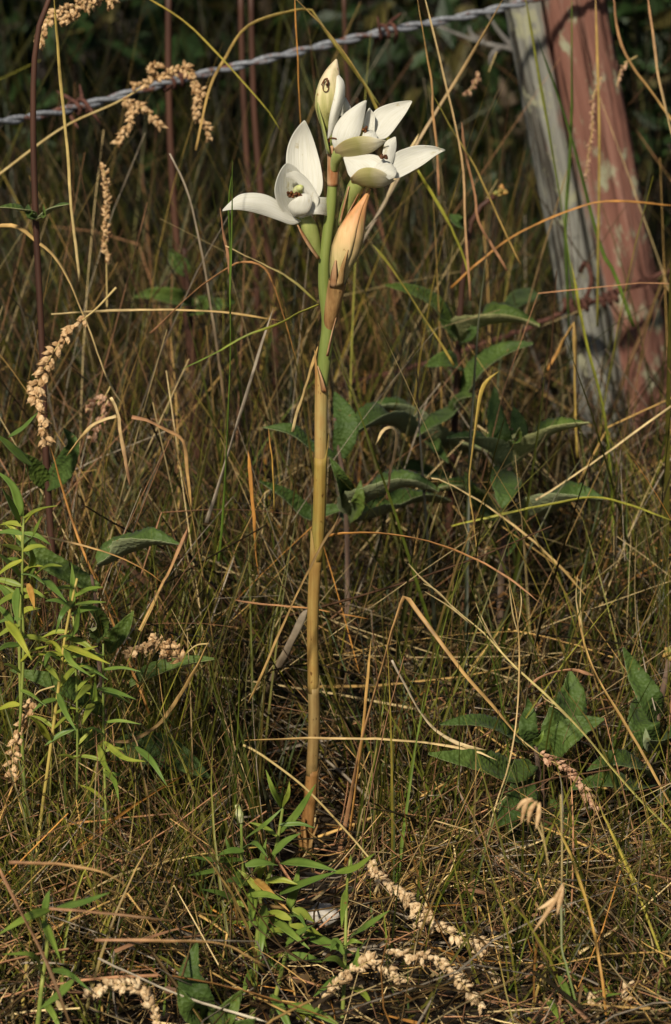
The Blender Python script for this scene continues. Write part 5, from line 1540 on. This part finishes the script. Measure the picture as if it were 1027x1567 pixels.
# ------------------------------------------------------------------ single straws and blades that stand out
STALK = [
    # label, colours, widths, points (px, py, Y)
    ('pale yellow straw rising just right of the arched red stem', ('pale', 'yellow'), (4, 5), [(122, 430, 1.66), (119, 397, 1.66), (109, 312, 1.66), (105, 234, 1.66), (91, 97, 1.66), (84, -10, 1.66)]),
    ('thin yellow-green straw slanting down from the top towards the left flower', ('ygreen', 'yellow'), (2.5, 3), [(430, 200, 1.75), (400, 156, 1.75), (296, 43, 1.75), (215, -10, 1.75)]),
    ('tan blade arching over the barbed wire and ending behind the top bud', ('tan', 'olive'), (4, 6), [(300, 230, 1.78), (319, 140, 1.78), (343, 90, 1.78), (380, 38, 1.78), (462, 13, 1.78), (482, 25, 1.78), (515, 72, 1.77), (545, 112, 1.77), (578, 162, 1.76)]),
    ('thick olive blade slanting behind the top bud from the top edge', ('olive', 'tan'), (6, 4), [(600, 230, 1.7), (568, 147, 1.7), (515, 65, 1.7), (446, -8, 1.7)]),
    ('thin orange straw standing above the left flower', ('orange', 'orange'), (2.2, 2.2), [(462, 250, 1.7), (460, 183, 1.7), (456, 70, 1.7), (452, -10, 1.7)]),
    ('pinkish straw right of the upper flower, the longer of two', ('pink', 'pale'), (4, 3.5), [(720, 460, 1.72), (713, 354, 1.72), (708, 245, 1.72), (678, 105, 1.72), (650, -10, 1.72)]),
    ('pinkish straw close right of the upper flower tip', ('pink', 'tan'), (4, 3), [(672, 300, 1.7), (668, 226, 1.7), (662, 170, 1.7), (661, 124, 1.7), (638, -10, 1.7)]),
    ('tan straw slanting from the wire down behind the right flower', ('grey', 'tan'), (4.5, 5), [(552, 375, 1.8), (600, 290, 1.8), (650, 200, 1.8), (715, 94, 1.8), (774, -10, 1.8)]),
    ('long yellow straw standing straight before the red face of the post', ('olive', 'tan'), (4, 4), [(914, 500, 1.9), (915, 420, 1.9), (917, 188, 1.9), (911, -10, 1.9)]),
    ('olive blade crossing the grey face of the post', ('green', 'olive'), (4.5, 4), [(880, 470, 1.88), (874, 420, 1.88), (851, 264, 1.88), (828, 132, 1.88), (802, -10, 1.88)]),
    ('dark green blade upright along the cleft of the post', ('dgreen', 'green'), (5, 5), [(872, 520, 1.92), (868, 420, 1.92), (866, 339, 1.92), (875, 188, 1.92), (875, -10, 1.92)]),
    ('dark green blade slanting to the right across the post', ('green', 'dgreen'), (6, 4), [(970, 500, 1.9), (941, 420, 1.9), (919, 377, 1.9), (874, 211, 1.9), (821, 56, 1.9)]),
    ('orange-brown blade arching across the post from the herb stem', ('orange', 'orange'), (3.5, 3), [(690, 440, 1.8), (725, 407, 1.8), (791, 358, 1.8), (866, 324, 1.8), (934, 308, 1.8), (1050, 318, 1.8)]),
    ('pinkish bent straw pair tip beside the bud cluster', ('pink', 'pink'), (4, 5), [(776, 414, 1.76), (734, 339, 1.76), (728, 298, 1.76), (712, 225, 1.76), (708, 186, 1.76)]),
    ('pale pointed straw falling towards the bud cluster', ('tan', 'olive'), (3, 2.5), [(796, 404, 1.74), (753, 313, 1.74), (722, 250, 1.74), (700, 215, 1.74), (650, 130, 1.74)]),
    ('pale stiff straw at the right edge above the post wire', ('pale', 'pink'), (5, 4), [(1040, 260, 1.8), (1027, 200, 1.8), (1011, 132, 1.8), (1000, 57, 1.8), (990, -10, 1.8)]),
    ('tan straw leaning from the top right of the post', ('tan', 'pink'), (4, 4.5), [(1040, 200, 1.85), (998, 143, 1.85), (953, 75, 1.85), (938, -10, 1.85)]),
    ('long pale straw lying level left of the orchid at mid height', ('pale', 'tan'), (4, 3), [(78, 481, 1.65), (150, 476, 1.65), (221, 474, 1.65), (290, 474, 1.65), (356, 478, 1.65), (430, 490, 1.65)]),
    ('tan blade bowing in from the left edge then falling steeply', ('tan', 'pale'), (6, 6), [(-10, 346, 1.6), (23, 347, 1.6), (55, 370, 1.6), (90, 405, 1.6), (131, 494, 1.6), (164, 584, 1.6), (186, 620, 1.6)]),
    ('pale ribbon bent sharply down left of the orchid', ('pale', 'pink'), (6, 6), [(170, 608, 1.55), (182, 633, 1.55), (186, 660, 1.55), (192, 699, 1.55), (201, 745, 1.55)]),
    ('pale ribbon folding away to the left from the bent one', ('pale', 'tan'), (6, 5), [(178, 637, 1.555), (158, 643, 1.555), (139, 653, 1.555), (120, 675, 1.555), (100, 700, 1.555)]),
    ('pinkish ribbon arching over and hanging left of the orchid', ('pink', 'tan'), (7, 5), [(202, 639, 1.55), (226, 645, 1.55), (249, 657, 1.55), (276, 672, 1.55), (284, 690, 1.55), (288, 730, 1.55), (293, 780, 1.55)]),
    ('grey bundle straw slanting down left of the flowers', ('grey', 'brown'), (2.5, 5), [(260, 235, 1.7), (288, 296, 1.7), (311, 400, 1.7), (327, 502, 1.7), (340, 600, 1.7), (344, 640, 1.7)]),
    ('greyish mauve straw leaning right under the level straw', ('grey', 'grey'), (7, 4), [(316, 800, 1.58), (335, 740, 1.58), (368, 629, 1.58), (395, 540, 1.58), (418, 470, 1.58)]),
    ('orange blade standing left of the orchid stem, the longer one', ('orange', 'orange'), (4, 7), [(396, 880, 1.56), (392, 850, 1.56), (386, 760, 1.56), (381, 692, 1.56)]),
    ('short orange blade tip near the arched herb leaf', ('yellow', 'orange'), (4, 6), [(420, 780, 1.55), (418, 720, 1.55), (409, 655, 1.55)]),
    ('tall green grass stem upright left of the left flower', ('green', 'green'), (4, 4), [(334, 860, 1.57), (340, 800, 1.57), (352, 604, 1.57), (354, 420, 1.57), (352, 310, 1.57), (356, 270, 1.57)]),
    ('long orange straw running down from the fat seed spike', ('orange', 'orange'), (4, 4), [(228, 1092, 1.46), (196, 1013, 1.47), (155, 910, 1.49), (112, 803, 1.52), (76, 682, 1.53)]),
    ('thick pinkish dead stalk leaning over the dark leaf on the left', ('tan', 'pink'), (6.5, 6), [(214, 965, 1.46), (232, 930, 1.47), (254, 886, 1.48), (270, 850, 1.49), (288, 808, 1.5)]),
    ('curved brown twig below the round seed cluster', ('brown', 'tan'), (7, 6), [(166, 1134, 1.42), (185, 1134, 1.42), (204, 1131, 1.42), (245, 1103, 1.42), (275, 1060, 1.42), (294, 1029, 1.42), (320, 978, 1.42)]),
    ('broad grey-brown dead stalk leaning against the orchid stem', ('brown', 'grey'), (13, 12), [(386, 1110, 1.56), (400, 1082, 1.56), (420, 1032, 1.55), (450, 973, 1.54), (474, 925, 1.53)]),
    ('sharply folded pinkish straw forming a peak right of the stem', ('pink', 'tan'), (7, 6.5), [(517, 1315, 1.5), (532, 1240, 1.5), (549, 1158, 1.49), (570, 1075, 1.49), (592, 993, 1.48), (612, 925, 1.48), (619, 909, 1.48), (628, 914, 1.475), (649, 943, 1.47), (684, 990, 1.46), (720, 1036, 1.455), (770, 1092, 1.45), (812, 1143, 1.445)]),
    ('orange straw standing beside the folded straw near the foot', ('orange', 'tan'), (7, 4), [(529, 1325, 1.49), (540, 1240, 1.49), (556, 1122, 1.49), (564, 1040, 1.49), (569, 979, 1.49)]),
    ('level tan straw passing in front of the lower orchid stem', ('tan', 'pale'), (3.5, 5), [(374, 1133, 1.46), (440, 1132, 1.46), (480, 1131, 1.46), (559, 1132, 1.455), (640, 1137, 1.45), (720, 1150, 1.445), (760, 1165, 1.44)]),
    ('orange straw arching to the right from the orchid stem', ('orange', 'pink'), (4.5, 3), [(500, 820, 1.475), (530, 816, 1.475), (579, 816, 1.475), (640, 825, 1.47), (720, 853, 1.47), (780, 885, 1.465), (830, 925, 1.46)]),
    ('tan straw crossing in front of the orchid stem on a slant', ('tan', 'brown'), (4, 5), [(380, 1075, 1.46), (400, 1032, 1.46), (450, 923, 1.465), (493, 836, 1.47), (510, 812, 1.47), (520, 790, 1.47)]),
    ('thin pinkish straw lying level behind the orchid stem', ('pink', 'orange'), (3, 3), [(360, 918, 1.53), (400, 924, 1.53), (490, 933, 1.53), (566, 946, 1.53)]),
    ('long pale leaning straw on the right with a fluffy tip', ('ygreen', 'pale'), (6, 2.2), [(1060, 1320, 1.36), (1027, 1272, 1.37), (961, 1205, 1.39), (874, 1102, 1.42), (790, 1022, 1.45), (740, 968, 1.47), (683, 919, 1.48), (622, 860, 1.5)]),
    ('pale greenish straw hanging down past the rosette', ('pale', 'tan'), (2.5, 3), [(736, 1310, 1.42), (760, 1225, 1.43), (779, 1161, 1.43), (790, 1082, 1.44), (794, 971, 1.45), (778, 880, 1.46)]),
    ('tan straw slanting down behind the right edge herb', ('tan', 'tan'), (4.5, 5), [(1050, 1268, 1.42), (1027, 1229, 1.42), (965, 1118, 1.43), (913, 1030, 1.44), (893, 971, 1.45), (884, 930, 1.46)]),
    ('pinkish curled blade arched above the green rosette', ('pink', 'pink'), (4, 6), [(808, 1052, 1.46), (822, 1040, 1.46), (842, 1031, 1.46), (865, 1026, 1.46), (882, 1027, 1.46), (907, 1036, 1.46)]),
    ('pale dead blade sagging onto the rosette from the left', ('grey', 'pale'), (3.5, 7), [(600, 1010, 1.46), (620, 1050, 1.46), (645, 1093, 1.455), (671, 1122, 1.45), (711, 1141, 1.445), (744, 1147, 1.443)]),
    ('yellow blade hooked over at its top before the herb stem', ('tan', 'yellow'), (4, 7), [(732, 870, 1.6), (726, 810, 1.6), (717, 741, 1.6), (720, 700, 1.6), (726, 664, 1.6), (735, 605, 1.6), (745, 584, 1.6), (762, 570, 1.6)]),
    ('thin yellow-green blade crossing the lowest herb leaf before the post', ('ygreen', 'ygreen'), (4, 3), [(690, 805, 1.62), (760, 788, 1.62), (833, 773, 1.62), (906, 761, 1.62), (960, 772, 1.62), (1040, 800, 1.62)]),
    ('pale straw slanting down right from the herb stem foot', ('pale', 'tan'), (4, 4), [(660, 732, 1.6), (680, 737, 1.6), (742, 773, 1.6), (815, 827, 1.6), (869, 880, 1.6), (900, 915, 1.6)]),
    ('pale straw rising to the right edge in front of the post foot', ('pale', 'pale'), (3.5, 3.5), [(820, 765, 1.66), (851, 746, 1.66), (924, 696, 1.66), (1000, 641, 1.66), (1050, 607, 1.66)]),
    ('short stiff orange-tan stalk standing before the post edge', ('yellow', 'tan'), (7, 7), [(884, 700, 1.85), (882, 645, 1.85), (881, 560, 1.85), (880, 489, 1.85)]),
    ('short orange blade leaning left from the stiff stalk', ('orange', 'tan'), (4, 7), [(838, 566, 1.85), (850, 545, 1.85), (862, 522, 1.85), (879, 493, 1.85)]),
    ('bright green blade rising in front of the post middle', ('green', 'ygreen'), (8, 5), [(944, 900, 1.78), (940, 832, 1.78), (936, 740, 1.78), (924, 627, 1.78), (896, 514, 1.78), (874, 400, 1.78)]),
    ('yellow-orange straw running to the bottom edge at lower right', ('orange', 'yellow'), (5, 5), [(930, 1580, 1.24), (919, 1480, 1.25), (900, 1386, 1.27), (874, 1311, 1.29), (850, 1262, 1.3)]),
    ('grey-green straw upright at lower right behind the spikelet', ('green', 'grey'), (4, 4), [(886, 1560, 1.25), (881, 1537, 1.25), (866, 1480, 1.26), (857, 1424, 1.27), (858, 1216, 1.32), (852, 1180, 1.33)]),
    ('yellow straw slanting at lower right under the pink seed spike', ('ygreen', 'yellow'), (4, 4), [(1024, 1490, 1.27), (1017, 1473, 1.27), (968, 1348, 1.31), (926, 1254, 1.35), (916, 1225, 1.36)]),
    ('blurred thick tan straw lying level at lower left', ('pink', 'tan'), (5.5, 4), [(14, 1320, 1.2), (50, 1322, 1.2), (93, 1324, 1.2), (156, 1336, 1.2), (204, 1365, 1.2)]),
    ('blurred pinkish straw lying under the level tan one', ('pink', 'brown'), (5, 4), [(76, 1390, 1.19), (156, 1396, 1.19), (210, 1402, 1.19), (272, 1411, 1.19)]),
    ('blurred pale straw running into the narrow-leaved shoot', ('pink', 'tan'), (5, 6), [(146, 1439, 1.19), (240, 1440, 1.19), (335, 1444, 1.19), (370, 1458, 1.19), (410, 1480, 1.19)]),
    ('whitish stick lying across the ground at bottom left', ('grey', 'white'), (4, 4.5), [(150, 1466, 1.25), (200, 1490, 1.245), (265, 1519, 1.24), (331, 1542, 1.235), (410, 1566, 1.23)]),
    ('long pale straw lying level towards the orchid foot', ('pale', 'yellow'), (4, 3), [(130, 1368, 1.34), (160, 1351, 1.34), (195, 1336, 1.345), (273, 1316, 1.36), (339, 1305, 1.37), (410, 1297, 1.38)]),
    ('brown stalk leaning down to the bottom edge at lower left', ('brown', 'pink'), (6, 6), [(112, 1580, 1.19), (70, 1468, 1.2), (31, 1390, 1.22), (-6, 1316, 1.24)]),
    ('thin orange straw lying level above the lower left thatch', ('orange', 'pink'), (4, 3), [(106, 1261, 1.38), (150, 1255, 1.38), (195, 1250, 1.38), (277, 1244, 1.38)]),
    ('long orange straw lying level from the left edge', ('pale', 'orange'), (3.5, 3.5), [(-10, 810, 1.44), (50, 818, 1.44), (102, 828, 1.44), (165, 845, 1.44), (215, 868, 1.44), (250, 892, 1.44)]),
    ('dull red twig leaning against the lower half of the post', ('pink', 'brown'), (8, 6), [(895, 693, 2.08), (915, 664, 2.08), (935, 635, 2.085), (951, 592, 2.09), (976, 528, 2.09), (999, 469, 2.09), (1012, 439, 2.09), (1026, 395, 2.09)]),
    ('thin pale grass stem ending in a white bent tip above the arched leaf', ('pink', 'pale'), (4, 6), [(592, 765, 1.6), (598, 725, 1.6), (606, 690, 1.6), (607, 662, 1.6), (600, 656, 1.6), (588, 660, 1.6), (576, 682, 1.6)]),
    ('yellow-green blade curving left of the orchid under the flowers', ('ygreen', 'green'), (4.5, 3), [(488, 466, 1.55), (460, 476, 1.55), (425, 495, 1.55), (380, 512, 1.55), (330, 540, 1.55), (280, 566, 1.55)]),
    ('pale straw leaning onto the orchid stem below the brown sheath', ('pale', 'tan'), (5, 5), [(447, 660, 1.54), (455, 630, 1.54), (470, 585, 1.53), (488, 528, 1.525)]),
    ('pinkish straw arching over left of the orchid under the left flower', ('pink', 'orange'), (3, 3), [(230, 510, 1.62), (300, 445, 1.62), (350, 410, 1.62), (375, 402, 1.62), (400, 408, 1.62), (415, 430, 1.62), (435, 490, 1.62), (455, 560, 1.62)]),
    ('pale straw slanting down to the orchid from the left flower', ('pale', 'olive'), (3.5, 4), [(345, 375, 1.6), (380, 392, 1.6), (430, 415, 1.6), (460, 437, 1.6), (490, 465, 1.6)]),
    ('thin green grass stem crossing the left flower petal on the left', ('green', 'green'), (3, 2.4), [(352, 480, 1.47), (355, 400, 1.47), (357, 320, 1.47), (358, 240, 1.47)]),
    ('pinkish broken straw tip just under the left petal', ('pink', 'pink'), (5, 4), [(352, 420, 1.6), (347, 380, 1.6), (340, 345, 1.6), (336, 318, 1.6)]),
    ('yellow straw crossing behind the herb stem on the right of the orange bud', ('yellow', 'olive'), (4, 5), [(695, 560, 1.72), (665, 510, 1.72), (640, 470, 1.72), (600, 410, 1.72), (572, 375, 1.72)]),
    ('yellow-green blade below the right flower slanting down right', ('ygreen', 'ygreen'), (6, 4), [(640, 260, 1.75), (665, 300, 1.75), (690, 345, 1.75), (710, 390, 1.75), (722, 430, 1.75)]),
    ('pale grey straw slanting up behind the right flower', ('grey', 'pale'), (5, 5), [(560, 350, 1.72), (585, 320, 1.72), (602, 280, 1.72), (640, 205, 1.72)]),
]


def build_stalks():
    for lab, cols, wd, pts in STALK:
        P = resample([at(*p) for p in pts], max(14, len(pts) * 4))
        r = np.random.RandomState(abs(hash(lab)) % 1000 if False else len(lab) * 7 + int(abs(pts[0][0])))
        P = P + np.cumsum(r.randn(*P.shape) * 0.00012, 0)
        Y = pts[0][2]
        k = len(P)
        tt = np.linspace(0, 1, k)
        rad = mm(1, Y) / 2 * (wd[0] + (wd[1] - wd[0]) * tt) * np.minimum(1, 0.12 + (1 - tt) * 9) * (1 + 0.08 * np.sin(tt * 23 + r.rand() * 6))
        Tn = nrm(np.gradient(P, axis=0))
        A = nrm(np.cross(Tn, [0.3, -0.9, 0.25]))
        B = np.cross(Tn, A)
        tw = r.randn() * 0.5 + 1.6 * np.sin(tt * (2 + 3 * r.rand()) + r.rand() * 6)
        V, F = [], []
        for i in range(k):
            for j in range(7):
                q = 2 * math.pi * j / 7
                u, v = math.cos(q), math.sin(q) * 0.42 - 0.25 * math.cos(q) ** 2
                ca, sa = math.cos(tw[i] * 0.6), math.sin(tw[i] * 0.6)
                V.append(P[i] + rad[i] * ((u * ca - v * sa) * A[i] + (u * sa + v * ca) * B[i]))
        for i in range(k - 1):
            for j in range(7):
                F.append((i * 7 + j, i * 7 + (j + 1) % 7, (i + 1) * 7 + (j + 1) % 7, (i + 1) * 7 + j))
        F += [tuple(range(6, -1, -1)), tuple(range((k - 1) * 7, k * 7))]
        V = np.array(V)
        # dead blades are slightly flattened and grooved
        k = len(P)
        C = np.repeat(PAL[cols[0]][None] * (1 - np.linspace(0, 1, k))[:, None] + PAL[cols[1]][None] * np.linspace(0, 1, k)[:, None], 7, 0)
        C = C * (1 + 0.12 * np.repeat(r.randn(k), 7)[:, None]).clip(0.6, 1.4)
        o = link('grass_stalk', mesh_from('grass_stalk', V - P[0], F, 'stalk', col=C), loc=tuple(P[0]))
        tag(o, lab, 'grass stalk', 'single straws and blades that stand out')


build_stalks()

# fluffy spikelets on the long pale straw and beside it
T = Thing('grass_panicle', at(700, 930, 1.475), 'pale fine-branched grass panicle on the long leaning straw', 'seed head')
for a, b, c in [((683, 919), (655, 893), (640, 880)), ((668, 905), (645, 885), (625, 862)), ((700, 938), (670, 905), (648, 893)), ((720, 955), (690, 930), (650, 905)), ((760, 990), (735, 940), (728, 922)),
                ((770, 1000), (745, 965), (730, 940)), ((800, 1030), (785, 1020), (770, 1010)), ((860, 1085), (835, 1070), (828, 1062)), ((880, 1110), (855, 1085), (840, 1080)), ((795, 975), (785, 940), (778, 885)),
                ((792, 960), (798, 925), (796, 900)), ((893, 971), (888, 930), (890, 885)), ((893, 968), (882, 920), (884, 880))]:
    P = resample([at(a[0], a[1], 1.475), at(b[0], b[1], 1.474), at(c[0], c[1], 1.473)], 8)
    T.part('spikelet', tube(P, [mm(q, 1.475) / 2 for q in (1.2, 2.6, 2.2, 0.5)], 6), 'straw', col=np.tile(PAL['pale'] * 0.9, (48, 1)))

# pale stone and a dead grey twig by the wire
r = np.random.RandomState(9)
c = at(494, 1400, 1.385)
V, F = [], []
for i in range(9):
    th = math.pi * i / 8
    for j in range(14):
        a = 2 * math.pi * j / 14
        d = np.array([math.sin(th) * math.cos(a), math.sin(th) * math.sin(a), math.cos(th)])
        f = 1 + 0.12 * math.sin(3 * a + 2 * th) + 0.06 * math.sin(7 * th + 2 * a) + 0.03 * r.randn()
        V.append(d * np.array([0.0085, 0.007, 0.0058]) * f)
for i in range(8):
    for j in range(14):
        F.append((i * 14 + j, (i + 1) * 14 + j, (i + 1) * 14 + (j + 1) % 14, i * 14 + (j + 1) % 14))
tag(link('stone', mesh_from('stone', V, F, 'stone'), loc=tuple(c)), 'small pale stone lying at the foot of the orchid', 'stone')

T = Thing('dead_twig', at(830, 110, 2.5), 'branched dead grey twig behind the wire left of the post', 'twig')
for pts in ([(840, 110), (790, 78), (740, 66), (700, 52), (660, 36)], [(790, 78), (765, 50), (745, 20)], [(740, 66), (722, 52), (718, 40)], [(765, 72), (752, 85), (750, 100)], [(800, 84), (795, 60), (780, 40)]):
    T.part('branch', tube(resample([at(x, y, 2.5) for x, y in pts], 12), [0.0028, 0.0018, 0.001], 7), 'grey_wood')
